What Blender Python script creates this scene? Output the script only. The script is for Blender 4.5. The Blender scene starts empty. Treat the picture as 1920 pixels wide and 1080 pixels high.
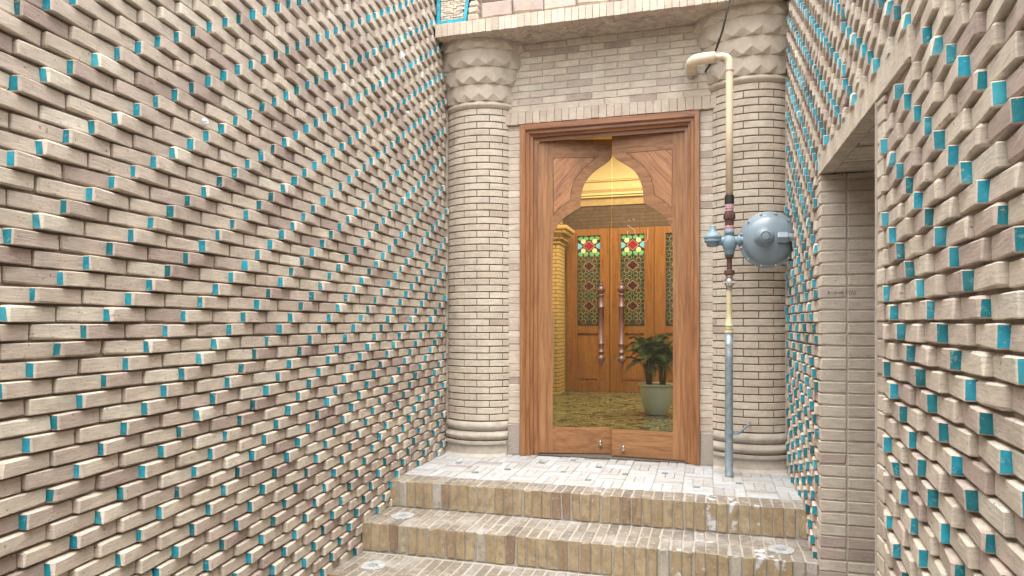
import bpy, math, random
import numpy as np
from mathutils import Matrix, Vector
from mathutils.geometry import tessellate_polygon

# ------------------------------------------------------------------ camera, light, exposure
# metres; the eye is at z = 0, the landing at -1.15 and the alley floor at -1.72
scene = bpy.context.scene
COL = scene.collection
cam_data = bpy.data.cameras.new('camera')
cam_data.sensor_width = 36.0
cam_data.lens = 23.715
cam_data.shift_y = 0.0347
cam_data.clip_start = 0.05
cam_data.clip_end = 500
cam = bpy.data.objects.new('camera', cam_data)
cam.location = (0, 0, 0)
cam.rotation_euler = (math.pi / 2, 0, 0.2795)
COL.objects.link(cam)
scene.camera = cam

SUN_ELEV, SUN_AZ = math.radians(78), math.radians(170)     # azimuth clockwise from +Y: behind the camera
world = bpy.data.worlds.new('World')
scene.world = world
world.use_nodes = True
wn = world.node_tree
wn.nodes.clear()
w_out = wn.nodes.new('ShaderNodeOutputWorld')
w_bg = wn.nodes.new('ShaderNodeBackground')
w_hs = wn.nodes.new('ShaderNodeHueSaturation')
w_sky = wn.nodes.new('ShaderNodeTexSky')
w_sky.sky_type = 'NISHITA'
w_sky.sun_disc = False
w_sky.sun_elevation = SUN_ELEV
w_sky.sun_rotation = SUN_AZ
w_sky.dust_density = 4.0
w_sky.air_density = 1.4
w_hs.inputs['Saturation'].default_value = 0.22
w_bg.inputs['Strength'].default_value = 0.15
wn.links.new(w_sky.outputs[0], w_hs.inputs['Color'])
wn.links.new(w_hs.outputs[0], w_bg.inputs['Color'])
wn.links.new(w_bg.outputs[0], w_out.inputs['Surface'])

sun_data = bpy.data.lights.new('sun', 'SUN')
sun_data.energy = 1.25
sun_data.angle = math.radians(70)
sun_data.color = (1.0, 0.955, 0.885)
sun = bpy.data.objects.new('sun', sun_data)
sun.rotation_euler = Vector((-math.sin(SUN_AZ) * math.cos(SUN_ELEV), -math.cos(SUN_AZ) * math.cos(SUN_ELEV), -math.sin(SUN_ELEV))).to_track_quat('-Z', 'Y').to_euler()
COL.objects.link(sun)

# the lit hall behind the door glass
hall = bpy.data.lights.new('hall_lamp', 'AREA')
hall.shape = 'RECTANGLE'; hall.size = 2.6; hall.size_y = 2.2
hall.energy = 80
hall.color = (1.0, 0.84, 0.56)
hall_o = bpy.data.objects.new('hall_lamp', hall)
hall_o.location = (-0.7, 9.3, 2.95)
COL.objects.link(hall_o)

scene.view_settings.view_transform = 'Standard'
scene.view_settings.look = 'None'
scene.view_settings.gamma = 1.0
scene.view_settings.exposure = 1.95
scene.view_settings.use_curve_mapping = False
scene.render.engine = 'CYCLES'
scene.cycles.use_denoising = True
scene.cycles.max_bounces = 8
scene.cycles.diffuse_bounces = 2
scene.cycles.transparent_max_bounces = 16
scene.cycles.caustics_reflective = False
scene.cycles.caustics_refractive = False

RNG = random.Random(7)
NR = np.random.RandomState(11)

# ------------------------------------------------------------------ materials
class N:
    def __init__(self, name):
        self.m = bpy.data.materials.new(name)
        self.m.use_nodes = True
        self.t = self.m.node_tree
        self.b = self.t.nodes['Principled BSDF']
        self.out = self.t.nodes['Material Output']
    def n(self, kind, **kw):
        x = self.t.nodes.new('ShaderNode' + kind)
        for k, v in kw.items():
            setattr(x, k, v)
        return x
    def l(self, a, b):
        self.t.links.new(a, b)
    def coords(self, scale=(1, 1, 1), rot=(0, 0, 0), kind='Object'):
        if kind == 'Position':
            g = self.n('NewGeometry').outputs['Position']
        else:
            g = self.n('TexCoord').outputs[kind]
        mp = self.n('Mapping')
        mp.inputs['Scale'].default_value = scale
        mp.inputs['Rotation'].default_value = rot
        self.l(g, mp.inputs[0])
        return mp.outputs[0]
    def noise(self, vec, scale, detail=4, rough=0.55, dist=0.0):
        x = self.n('TexNoise')
        x.inputs['Scale'].default_value = scale
        x.inputs['Detail'].default_value = detail
        x.inputs['Roughness'].default_value = rough
        x.inputs['Distortion'].default_value = dist
        self.l(vec, x.inputs['Vector'])
        return x.outputs['Fac']
    def ramp(self, fac, stops, interp='LINEAR'):
        r = self.n('ValToRGB')
        r.color_ramp.interpolation = interp
        e = r.color_ramp.elements
        while len(e) > len(stops):
            e.remove(e[-1])
        while len(e) < len(stops):
            e.new(1.0)
        for i, (p, c) in enumerate(stops):
            e[i].position = p
            c = c if isinstance(c, (tuple, list)) else (c, c, c)
            e[i].color = (c[0], c[1], c[2], 1)
        self.l(fac, r.inputs[0])
        return r.outputs[0]
    def mix(self, fac, a, b, mode='MIX'):
        x = self.n('Mix', data_type='RGBA', blend_type=mode)
        for sock, v in ((x.inputs[0], fac), (x.inputs[6], a), (x.inputs[7], b)):
            if isinstance(v, (int, float)):
                sock.default_value = v
            elif isinstance(v, tuple):
                sock.default_value = (v[0], v[1], v[2], 1)
            else:
                self.l(v, sock)
        return x.outputs[2]
    def math(self, op, a, b=0.0):
        x = self.n('Math', operation=op)
        for i, v in enumerate((a, b)):
            if isinstance(v, (int, float)):
                x.inputs[i].default_value = v
            else:
                self.l(v, x.inputs[i])
        return x.outputs[0]
    def bump(self, fac, strength, dist=0.002):
        x = self.n('Bump')
        x.inputs['Strength'].default_value = strength
        x.inputs['Distance'].default_value = dist
        self.l(fac, x.inputs['Height'])
        self.l(x.outputs[0], self.b.inputs['Normal'])
    def attr(self, name):
        return self.n('Attribute', attribute_name=name).outputs['Fac']
    def fin(self, col=None, rough=0.8, metal=0.0, spec=None, coat=None):
        if col is not None:
            if isinstance(col, tuple):
                self.b.inputs['Base Color'].default_value = (col[0], col[1], col[2], 1)
            else:
                self.l(col, self.b.inputs['Base Color'])
        if isinstance(rough, (int, float)):
            self.b.inputs['Roughness'].default_value = rough
        else:
            self.l(rough, self.b.inputs['Roughness'])
        self.b.inputs['Metallic'].default_value = metal
        if spec is not None:
            self.b.inputs['Specular IOR Level'].default_value = spec
        if coat:
            self.b.inputs['Coat Weight'].default_value = coat
            self.b.inputs['Coat Roughness'].default_value = 0.12
        return self.m

def brick_material(name, stops, pits=1.0, streak=(3, 3, 22), blotch=0.35, bump=0.5):
    k = N(name)
    p = k.coords(kind='Position')
    tone = k.attr('tone')
    base = k.ramp(tone, stops)
    big = k.noise(p, 7, 3)
    bl = k.ramp(big, [(0.30, 0.82), (0.5, 1.0), (0.72, 1.14)])
    base = k.mix(blotch * 2, base, bl, 'MULTIPLY')
    mid = k.noise(k.coords(scale=streak, kind='Position'), 6, 5, 0.65)
    ms = k.ramp(mid, [(0.3, 0.80), (0.5, 1.0), (0.72, 1.13)])
    base = k.mix(0.9, base, ms, 'MULTIPLY')
    pk = k.noise(k.coords(kind='Position', scale=(1, 1, 1.3)), 19, 2)
    pink = k.ramp(pk, [(0.52, 0.0), (0.72, 0.35)])
    base = k.mix(pink, base, (0.53, 0.42, 0.33))
    smear = k.ramp(k.noise(k.coords(kind='Position', scale=(1, 1, 2.2)), 26, 5, 0.7), [(0.63, 0.0), (0.72, 0.75)])
    base = k.mix(smear, base, (0.72, 0.68, 0.62))
    base = k.mix(k.ramp(k.noise(p, 33, 4, 0.7), [(0.27, 0.6), (0.36, 0.0)]), base, (0.25, 0.19, 0.15))
    fine = k.noise(p, 260, 3, 0.7)
    speck = k.ramp(k.noise(p, 70, 4, 0.65), [(0.31, 0.0), (0.37, 1.0)])
    keep = k.ramp(k.noise(p, 14, 2), [(0.40, 0.25), (0.62, 1.0)])
    dark = k.math('MULTIPLY', k.math('SUBTRACT', 1.0, speck), k.math('MULTIPLY', keep, 0.85 * pits))
    base = k.mix(dark, base, (0.10, 0.075, 0.06))
    base = k.mix(0.5, base, k.ramp(fine, [(0.3, 0.85), (0.7, 1.12)]), 'MULTIPLY')
    h = k.math('ADD', k.math('MULTIPLY', fine, 0.4), k.math('ADD', mid, k.math('MULTIPLY', speck, 0.9)))
    k.bump(h, bump, 0.005)
    return k.fin(base, 0.88, spec=0.25)

WALL_STOPS = [(0.0, (0.44, 0.35, 0.30)), (0.14, (0.52, 0.425, 0.36)), (0.34, (0.585, 0.495, 0.415)), (0.6, (0.64, 0.555, 0.455)), (0.85, (0.66, 0.59, 0.475)), (1.0, (0.70, 0.64, 0.54))]
M = {}
M['brick'] = brick_material('wall_brick', WALL_STOPS)
M['cream'] = brick_material('column_brick', [(0, (0.40, 0.30, 0.24)), (0.12, (0.50, 0.40, 0.32)), (0.4, (0.60, 0.51, 0.41)), (1, (0.67, 0.60, 0.49))], pits=0.9)
M['step'] = None
def step_material():
    k = N('step_brick')
    p = k.coords(kind='Position')
    base = k.ramp(k.attr('tone'), [(0, (0.27, 0.18, 0.12)), (0.2, (0.35, 0.25, 0.155)), (0.5, (0.39, 0.295, 0.175)), (0.8, (0.45, 0.35, 0.21)), (0.93, (0.40, 0.36, 0.27)), (1, (0.52, 0.48, 0.44))])
    m1 = k.noise(k.coords(kind='Position', scale=(4, 4, 1.5)), 9, 5, 0.7)
    base = k.mix(1.0, base, k.ramp(m1, [(0.3, 0.72), (0.5, 1.0), (0.75, 1.18)]), 'MULTIPLY')
    # worn and dusted tread tops
    up = k.n('SeparateXYZ'); k.l(k.n('NewGeometry').outputs['Normal'], up.inputs[0])
    top = k.ramp(up.outputs[2], [(0.5, 0.0), (0.85, 1.0)])
    worn = k.mix(k.noise(p, 16, 4), (0.125, 0.11, 0.095), (0.22, 0.20, 0.175))
    worn = k.mix(k.ramp(k.noise(p, 3.2, 3), [(0.50, 0.0), (0.66, 0.7)]), worn, (0.38, 0.38, 0.38))
    tt = k.mix(k.attr('tone'), (0.72, 0.72, 0.72), (1.2, 1.2, 1.2))
    worn = k.mix(1.0, worn, tt, 'MULTIPLY')
    base = k.mix(k.math('MULTIPLY', top, 0.85), base, worn)
    # grime scuffs and paint splashes
    scf = k.ramp(k.noise(p, 22, 6, 0.75), [(0.52, 0.0), (0.66, 0.6)])
    base = k.mix(scf, base, (0.47, 0.42, 0.35))
    base = k.mix(k.ramp(k.noise(p, 12, 5, 0.7), [(0.33, 0.6), (0.48, 0.0)]), base, (0.20, 0.155, 0.105))
    pn = k.math('ADD', k.noise(k.coords(kind='Position', scale=(1, 1, 0.8)), 17, 5, 0.6), k.math('MULTIPLY', k.attr('paint'), 0.34))
    pm = k.ramp(pn, [(0.75, 0.0), (0.85, 0.9)])
    base = k.mix(pm, base, (0.66, 0.67, 0.70))
    sp = k.ramp(k.noise(p, 130, 2), [(0.30, 1.0), (0.36, 0.0)])
    base = k.mix(k.math('MULTIPLY', sp, 0.6), base, (0.07, 0.055, 0.04))
    k.bump(k.math('ADD', k.noise(p, 200, 4, 0.7), m1), 0.6, 0.0025)
    return k.fin(base, 0.85, spec=0.3)
M['step'] = step_material()

def plain(name, col, rough=0.7, metal=0.0, var=0.12, scale=30, bump=0.15, coat=None, kind='Position', spec=None):
    k = N(name)
    p = k.coords(kind=kind)
    nf = k.noise(p, scale, 5, 0.65)
    c = k.mix(1.0, col, k.ramp(nf, [(0.25, 1 - var), (0.75, 1 + var)]), 'MULTIPLY')
    k.bump(k.noise(p, scale * 6, 3, 0.7), bump, 0.0015)
    return k.fin(c, rough, metal, spec=spec, coat=coat)

def glaze():
    k = N('turquoise_glaze')
    p = k.coords(kind='Position')
    c = k.ramp(k.attr('tone'), [(0, (0.008, 0.14, 0.16)), (0.25, (0.012, 0.22, 0.27)), (0.5, (0.015, 0.28, 0.37)), (0.8, (0.03, 0.35, 0.49)), (1, (0.07, 0.38, 0.40))])
    nz = k.noise(p, 40, 5, 0.75)
    c = k.mix(1.0, c, k.ramp(k.noise(p, 18, 3), [(0.3, 0.7), (0.7, 1.3)]), 'MULTIPLY')
    c = k.mix(k.ramp(nz, [(0.57, 0.0), (0.68, 0.6)]), c, (0.30, 0.52, 0.54))
    c = k.mix(k.ramp(k.noise(p, 95, 3, 0.8), [(0.30, 0.9), (0.35, 0.0)]), c, (0.42, 0.36, 0.29))
    k.bump(nz, 0.3, 0.002)
    return k.fin(c, 0.2, spec=0.5)
M['glaze'] = glaze()
M['mortar'] = plain('grey_mortar', (0.34, 0.28, 0.225), 0.95, var=0.25, scale=25, bump=0.6)
M['lightmortar'] = plain('pale_mortar', (0.50, 0.44, 0.36), 0.95, var=0.2, scale=25, bump=0.5)
M['darkjoint'] = plain('dark_joint', (0.13, 0.108, 0.09), 0.95, var=0.3, scale=30, bump=0.4)
M['grout'] = plain('step_grout', (0.36, 0.335, 0.295), 0.95, var=0.25, scale=35, bump=0.6)
M['cast'] = plain('cast_stone', (0.46, 0.41, 0.345), 0.85, var=0.22, scale=14, bump=0.5)
M['capital'] = plain('capital_stone', (0.54, 0.465, 0.375), 0.8, var=0.16, scale=16, bump=0.35)
M['ground'] = plain('alley_floor', (0.15, 0.135, 0.12), 0.9, var=0.25, scale=6, bump=0.6)

def granite():
    k = N('speckled_stone')
    p = k.coords(kind='Position')
    c = k.ramp(k.noise(p, 150, 4, 0.8), [(0.3, (0.20, 0.16, 0.14)), (0.5, (0.42, 0.36, 0.31)), (0.7, (0.55, 0.49, 0.43))])
    k.bump(k.noise(p, 150, 3, 0.8), 0.8, 0.003)
    return k.fin(c, 0.9)
M['granite'] = granite()

def paver():
    k = N('worn_white_paver')
    p = k.coords(kind='Position')
    base = k.ramp(k.attr('tone'), [(0, (0.33, 0.305, 0.285)), (0.3, (0.39, 0.38, 0.37)), (0.7, (0.425, 0.43, 0.43)), (1, (0.47, 0.48, 0.49))])
    base = k.mix(1.0, base, k.ramp(k.noise(p, 22, 6, 0.75), [(0.3, 0.72), (0.5, 1.0), (0.75, 1.1)]), 'MULTIPLY')
    base = k.mix(k.ramp(k.noise(p, 5, 4, 0.6), [(0.5, 0.0), (0.7, 0.5)]), base, (0.44, 0.38, 0.31))
    k.bump(k.noise(p, 120, 4, 0.7), 0.5, 0.002)
    return k.fin(base, 0.75, spec=0.3)
M['paver'] = paver()

def wood(name, axis, dark, light, rough=0.5, freq=1.0, ang=0.0, coat=0.05):
    k = N(name)
    s = {'x': (0.9, 16, 16), 'y': (16, 0.9, 16), 'z': (16, 16, 0.9)}[axis]
    v = k.coords(scale=s, rot=(0, ang, 0))
    if ang:
        # rotate first, then stretch
        mp0 = k.n('Mapping'); mp0.inputs['Rotation'].default_value = (0, ang, 0)
        k.l(k.n('TexCoord').outputs['Object'], mp0.inputs[0])
        mp1 = k.n('Mapping'); mp1.inputs['Scale'].default_value = s
        k.l(mp0.outputs[0], mp1.inputs[0]); v = mp1.outputs[0]
    ns = k.noise(v, 2.2 * freq, 7, 0.62, 0.9)
    c = k.ramp(ns, [(0.28, dark), (0.45, tuple(d * .45 + l * .55 for d, l in zip(dark, light))), (0.6, light), (0.8, tuple(min(1, l * 1.12) for l in light))])
    fine = k.noise(v, 14 * freq, 3, 0.6)
    c = k.mix(0.7, c, k.ramp(fine, [(0.3, 0.86), (0.6, 1.06)]), 'MULTIPLY')
    tn = k.ramp(k.attr('tone'), [(0, 0.78), (1, 1.2)])
    c = k.mix(1.0, c, tn, 'MULTIPLY')
    k.bump(fine, 0.12, 0.001)
    return k.fin(c, rough, coat=coat)
WD, WL = (0.19, 0.076, 0.028), (0.385, 0.188, 0.078)
M['wood_z'] = wood('door_wood_upright', 'z', WD, WL)
M['wood_x'] = wood('door_wood_rail', 'x', WD, WL)
M['wood_d'] = wood('door_wood_diagonal', 'z', WD, (0.47, 0.225, 0.105), ang=math.radians(42))
M['wood_e'] = wood('door_wood_diagonal_mirrored', 'z', WD, (0.47, 0.225, 0.105), ang=-math.radians(42))
M['casing'] = wood('casing_wood', 'z', (0.18, 0.066, 0.022), (0.385, 0.178, 0.073), coat=0.2, rough=0.4)
M['casing_x'] = wood('casing_wood_head', 'x', (0.15, 0.050, 0.018), (0.34, 0.145, 0.058), coat=0.2, rough=0.4)
M['inwood'] = wood('inner_door_wood', 'z', (0.17, 0.062, 0.014), (0.34, 0.145, 0.036), rough=0.3)
M['handle'] = plain('handle_wood', (0.17, 0.075, 0.045), 0.38, var=0.25, scale=20, bump=0.05, coat=0.25)
M['chrome'] = plain('lock_chrome', (0.60, 0.60, 0.58), 0.25, metal=1.0, var=0.1, bump=0.05)
M['galv'] = plain('galvanised_pipe', (0.27, 0.335, 0.37), 0.5, metal=0.35, var=0.3, scale=22, bump=0.2)
M['yellow'] = plain('yellow_pipe_paint', (0.74, 0.61, 0.43), 0.42, var=0.07, scale=12, bump=0.08)
M['cream_tape'] = plain('cream_pipe_wrap', (0.62, 0.55, 0.34), 0.6, var=0.15, scale=30, bump=0.3)
M['regblue'] = plain('regulator_paint', (0.21, 0.27, 0.31), 0.36, var=0.08, scale=14, bump=0.06, coat=0.2)
M['bluecast'] = plain('cast_valve_paint', (0.20, 0.30, 0.36), 0.5, var=0.14, scale=40, bump=0.3)
M['black'] = plain('black_rubber', (0.022, 0.020, 0.022), 0.5, var=0.2, bump=0.1)
M['rust'] = plain('rusty_fitting', (0.13, 0.06, 0.055), 0.6, metal=0.3, var=0.5, scale=60, bump=0.5)
M['pinktape'] = plain('pink_thread_tape', (0.55, 0.33, 0.36), 0.6, var=0.3, scale=50, bump=0.3)
M['ink'] = plain('dark_ink', (0.05, 0.04, 0.05), 0.8, var=0.1)
M['pottery'] = plain('pale_green_pot', (0.55, 0.66, 0.62), 0.4, var=0.06, scale=8, bump=0.05)
M['soil'] = plain('potting_soil', (0.05, 0.035, 0.02), 0.95, var=0.4, scale=60, bump=0.8)
M['trunk'] = plain('palm_cane', (0.10, 0.10, 0.035), 0.7, var=0.4, scale=40, bump=0.3)
M['plaster'] = plain('hall_plaster', (0.80, 0.66, 0.36), 0.7, var=0.03, scale=6, bump=0.05)
M['whitetile'] = plain('white_medallion', (0.36, 0.36, 0.35), 0.8, var=0.4, scale=35, bump=0.4)
M['etch'] = plain('etched_line', (0.75, 0.62, 0.55), 0.6, var=0.05)
M['splash'] = plain('white_plaster', (0.72, 0.72, 0.72), 0.7, var=0.1, scale=60, bump=0.6)
M['slate'] = plain('dull_green_tile', (0.13, 0.19, 0.19), 0.6, var=0.3, scale=60)
M['steel'] = plain('back_door_steel', (0.10, 0.10, 0.09), 0.5, var=0.1)
M['cornicetan'] = plain('hall_cornice', (0.44, 0.31, 0.13), 0.6, var=0.25, scale=12, bump=0.2)

def leafmat():
    k = N('palm_leaf')
    c = k.ramp(k.attr('tone'), [(0, (0.025, 0.065, 0.018)), (0.5, (0.06, 0.15, 0.035)), (1, (0.22, 0.30, 0.08))])
    return k.fin(c, 0.45)
M['leaf'] = leafmat()

def hallbrick(name, c1, c2, cm, scale, bw=0.22, rh=0.06):
    k = N(name)
    g = k.n('NewGeometry').outputs['Position']
    sp = k.n('SeparateXYZ'); k.l(g, sp.inputs[0])
    cb = k.n('CombineXYZ')
    k.l(k.math('ADD', sp.outputs[0], sp.outputs[1]), cb.inputs[0]); k.l(sp.outputs[2], cb.inputs[1])
    b = k.n('TexBrick')
    b.inputs['Scale'].default_value = scale
    b.inputs['Brick Width'].default_value = bw
    b.inputs['Row Height'].default_value = rh
    b.inputs['Mortar Size'].default_value = 0.006
    b.inputs['Color1'].default_value = (*c1, 1); b.inputs['Color2'].default_value = (*c2, 1); b.inputs['Mortar'].default_value = (*cm, 1)
    k.l(cb.outputs[0], b.inputs[0])
    k.bump(b.outputs['Fac'], -0.6, 0.006)
    return k.fin(b.outputs['Color'], 0.8)
M['hall_yellow'] = hallbrick('hall_yellow_brick', (0.70, 0.50, 0.20), (0.62, 0.42, 0.16), (0.16, 0.10, 0.04), 1.0)
M['hall_dark'] = hallbrick('hall_dark_brick', (0.14, 0.085, 0.045), (0.10, 0.060, 0.034), (0.06, 0.035, 0.02), 1.0)

def marble():
    k = N('polished_marble')
    v = k.coords(scale=(0.9, 1.0, 1), rot=(0, 0, 0.3), kind='Position')
    ns = k.noise(v, 7.0, 3, 0.5, 1.6)
    c = k.ramp(ns, [(0.38, (0.02, 0.03, 0.012)), (0.45, (0.04, 0.05, 0.02)), (0.49, (0.40, 0.38, 0.20)), (0.53, (0.05, 0.06, 0.025)), (0.60, (0.28, 0.28, 0.15)), (0.66, (0.03, 0.04, 0.02))])
    b = k.n('TexBrick'); b.offset = 0.0
    b.inputs['Scale'].default_value = 1.0; b.inputs['Brick Width'].default_value = 0.8; b.inputs['Row Height'].default_value = 0.8
    b.inputs['Mortar Size'].default_value = 0.008
    k.l(k.coords(kind='Position', rot=(0, 0, 0.78)), b.inputs[0])
    c = k.mix(b.outputs['Fac'], c, (0.38, 0.34, 0.18))
    k.bump(ns, 0.5, 0.02)
    return k.fin(c, 0.22, spec=0.25)
M['marble'] = marble()

def glass(name, tint=(1, 1, 1)):
    k = N(name)
    k.t.nodes.remove(k.b)
    tr = k.n('BsdfTransparent'); tr.inputs[0].default_value = (*tint, 1)
    gl = k.n('BsdfGlossy'); gl.inputs['Roughness'].default_value = 0.015
    gl.inputs[0].default_value = (1, 1, 1, 1)
    fr = k.n('Fresnel'); fr.inputs['IOR'].default_value = 1.5
    mx = k.n('MixShader')
    k.l(fr.outputs[0], mx.inputs[0]); k.l(tr.outputs[0], mx.inputs[1]); k.l(gl.outputs[0], mx.inputs[2])
    k.l(mx.outputs[0], k.out.inputs[0])
    return k.m
M['glass'] = glass('door_glass', (0.86, 0.87, 0.84))
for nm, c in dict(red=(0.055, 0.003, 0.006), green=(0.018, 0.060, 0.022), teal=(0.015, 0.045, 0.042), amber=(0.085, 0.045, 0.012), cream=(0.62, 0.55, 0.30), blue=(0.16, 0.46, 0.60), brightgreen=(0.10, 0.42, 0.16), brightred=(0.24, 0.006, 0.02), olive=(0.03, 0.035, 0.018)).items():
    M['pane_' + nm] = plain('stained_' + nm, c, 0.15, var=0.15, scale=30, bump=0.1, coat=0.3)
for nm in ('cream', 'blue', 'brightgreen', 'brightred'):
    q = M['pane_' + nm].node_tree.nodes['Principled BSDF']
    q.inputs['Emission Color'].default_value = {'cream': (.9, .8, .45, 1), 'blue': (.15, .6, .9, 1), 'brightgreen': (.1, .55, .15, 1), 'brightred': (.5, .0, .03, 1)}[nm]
    q.inputs['Emission Strength'].default_value = 0.16  # faint added glow stands in for light coming through these panes from behind
M['lead'] = plain('window_came', (0.52, 0.42, 0.27), 0.5, var=0.1)

# ------------------------------------------------------------------ geometry helpers
def lk(o, parent=None):
    COL.objects.link(o)
    if parent is not None:
        o.parent = parent
        a = parent; off = Vector((0, 0, 0))
        if '_base' in a: off = Vector(a['_base'])
        o.matrix_parent_inverse = Matrix.Translation(-off)
    return o

def mesh(name, V, F, mats, mi=None, tone=None, paint=None, smooth=False):
    me = bpy.data.meshes.new(name)
    me.from_pydata([tuple(v) for v in V], [], [tuple(f) for f in F])
    for m in (mats if isinstance(mats, (list, tuple)) else [mats]):
        me.materials.append(M[m])
    if mi is not None:
        me.polygons.foreach_set('material_index', list(mi))
    n = len(me.vertices)
    if tone is None: tone = 0.55
    arr = np.full(n, tone, dtype=np.float32) if isinstance(tone, (int, float)) else np.asarray(tone, dtype=np.float32)
    a = me.attributes.new('tone', 'FLOAT', 'POINT'); a.data.foreach_set('value', arr)
    if paint is not None:
        arr = np.full(n, paint, dtype=np.float32) if isinstance(paint, (int, float)) else np.asarray(paint, dtype=np.float32)
        a = me.attributes.new('paint', 'FLOAT', 'POINT'); a.data.foreach_set('value', arr)
    if smooth:
        me.polygons.foreach_set('use_smooth', [True] * len(me.polygons))
    me.update()
    return me

def part(name, geo, mats, parent, smooth=False, tone=None, label=None, mi=None, kind=None):
    o = bpy.data.objects.new(name, mesh(name, geo[0], geo[1], mats, mi=mi, tone=tone, smooth=smooth))
    if label: o['label'] = label
    if kind: o['kind'] = kind
    return lk(o, parent)

def thing(name, label, cat, base=(0, 0, 0), group=None, kind=None):
    o = bpy.data.objects.new(name, None)
    o.empty_display_size = 0.1
    o.location = base
    o['_base'] = list(base)
    o['label'] = label; o['category'] = cat
    if group: o['group'] = group
    o['kind'] = kind or 'thing'
    COL.objects.link(o)
    return o

def join(gs):
    V, F, off = [], [], 0
    for v, f in gs:
        V.extend(v); F.extend([tuple(i + off for i in q) for q in f]); off += len(v)
    return V, F

def box(x0, x1, y0, y1, z0, z1):
    V = [(x0, y0, z0), (x1, y0, z0), (x1, y1, z0), (x0, y1, z0), (x0, y0, z1), (x1, y0, z1), (x1, y1, z1), (x0, y1, z1)]
    return V, [(0, 3, 2, 1), (4, 5, 6, 7), (0, 1, 5, 4), (1, 2, 6, 5), (2, 3, 7, 6), (3, 0, 4, 7)]

# bevelled, slightly uneven brick: 24 vertices, 26 faces
def _brick_topology():
    idx = {}
    for cx in (0, 1):
        for cy in (0, 1):
            for cz in (0, 1):
                for a in range(3):
                    idx[(cx, cy, cz, a)] = len(idx)
    F = []
    def orient(vs):
        P = [np.array([c - 0.5 for c in v[:3]]) + 0.2 * np.eye(3)[v[3]] * (1 if v[v[3]] else -1) for v in vs]
        c = sum(P) / len(P)
        nrm = np.cross(P[1] - P[0], P[2] - P[0])
        ids = [idx[v] for v in vs]
        return ids if nrm.dot(c) > 0 else ids[::-1]
    for a in range(3):
        b, c = [(1, 2), (0, 2), (0, 1)][a]
        for s in (0, 1):
            vs = []
            for (u, w) in ((0, 0), (1, 0), (1, 1), (0, 1)):
                q = [0, 0, 0]; q[a] = s; q[b] = u; q[c] = w
                vs.append((*q, a))
            F.append(orient(vs))
    for a in range(3):
        b, c = [(1, 2), (0, 2), (0, 1)][a]
        for u in (0, 1):
            for w in (0, 1):
                q0 = [0, 0, 0]; q1 = [0, 0, 0]
                q0[a] = 0; q1[a] = 1
                for q in (q0, q1): q[b] = u; q[c] = w
                F.append(orient([(*q0, b), (*q1, b), (*q1, c), (*q0, c)]))
    for cx in (0, 1):
        for cy in (0, 1):
            for cz in (0, 1):
                F.append(orient([(cx, cy, cz, 0), (cx, cy, cz, 1), (cx, cy, cz, 2)]))
    return idx, F
B_IDX, B_F = _brick_topology()
# face order: 0 -x, 1 +x, 2 -y, 3 +y, 4 -z, 5 +z

def brick_verts(x0, x1, y0, y1, z0, z1, bev=0.003, jit=0.0017, rs=NR):
    lo = np.array([x0, y0, z0]); hi = np.array([x1, y1, z1])
    V = np.zeros((24, 3))
    for (cx, cy, cz, a), i in B_IDX.items():
        c = (cx, cy, cz)
        k = 0
        for d in range(3):
            sgn = 1 if c[d] else -1
            ext = hi[d] if c[d] else lo[d]
            V[i, d] = ext if d == a else ext - sgn * bev
    key = {}
    for (cx, cy, cz, a), i in B_IDX.items():
        if (cx, cy, cz) not in key:
            b2 = bev * (rs.uniform(2.0, 4.5) if rs.rand() < 0.24 else 1.0)
            key[(cx, cy, cz)] = (rs.uniform(-jit, jit, 3), b2 / max(bev, 1e-6))
        j, mul = key[(cx, cy, cz)]
        V[i] += j
        if mul > 1:
            c = (cx, cy, cz)
            for d in range(3):
                if d != a:
                    V[i, d] -= (1 if c[d] else -1) * bev * (mul - 1) * 0.6
    return V

class Mass:
    """collects many bricks into one mesh"""
    def __init__(self): self.V = []; self.F = []; self.T = []; self.P = []; self.MI = []; self.n = 0
    def add(self, V, tone, F=B_F, mi=None, paint=0.0):
        self.V.extend(map(tuple, V)); self.F.extend([tuple(i + self.n for i in f) for f in F])
        self.T.extend([tone] * len(V)); self.P.extend([paint] * len(V))
        self.MI.extend(mi if mi is not None else [0] * len(F)); self.n += len(V)
    def build(self, name, mats, parent, kind='stuff'):
        if not self.n: return None
        o = bpy.data.objects.new(name, mesh(name, self.V, self.F, mats, mi=self.MI, tone=self.T, paint=self.P))
        if kind: o['kind'] = kind
        return lk(o, parent)

def tone():
    r = RNG.random()
    if r < 0.16: return RNG.uniform(0.0, 0.25)
    return min(1.0, max(0.0, RNG.gauss(0.62, 0.17)))

# camera-side size estimate, used only to choose which bricks stay single objects
def shown_size(x, y, z):
    c, s = math.cos(0.2795), math.sin(0.2795)
    d = c * y - s * x
    if d < 0.2: return 0
    r = c * x + s * y
    if abs(r / d) > 0.80 or z / d > 0.52 or z / d < -0.40: return 0
    return 1.0 / d

# ------------------------------------------------------------------ the two patterned walls
L_X, L_Y0, L_Z0, L_P, L_L = -2.237, 2.1442, -0.7002, 0.0643, 0.200
R_X, R_Y0, R_Z0, R_P, R_L = 0.612, 2.1438, 0.270, 0.0650, 0.1916
STAG = 0.5154
WALL_TOP, WALL_END, WALL_START = 2.95, 5.655, -0.4
HB = 0.0548
TEAL_MI = [0, 0, 1] + [0] * 23

def rim(V, teal):
    # the glaze stops short of the worn outer arris
    if teal:
        w_ = NR.uniform(.004, .009)
        for cz in (0, 1): V[B_IDX[(1, 0, cz, 1)], 0] -= w_
    return V

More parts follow.
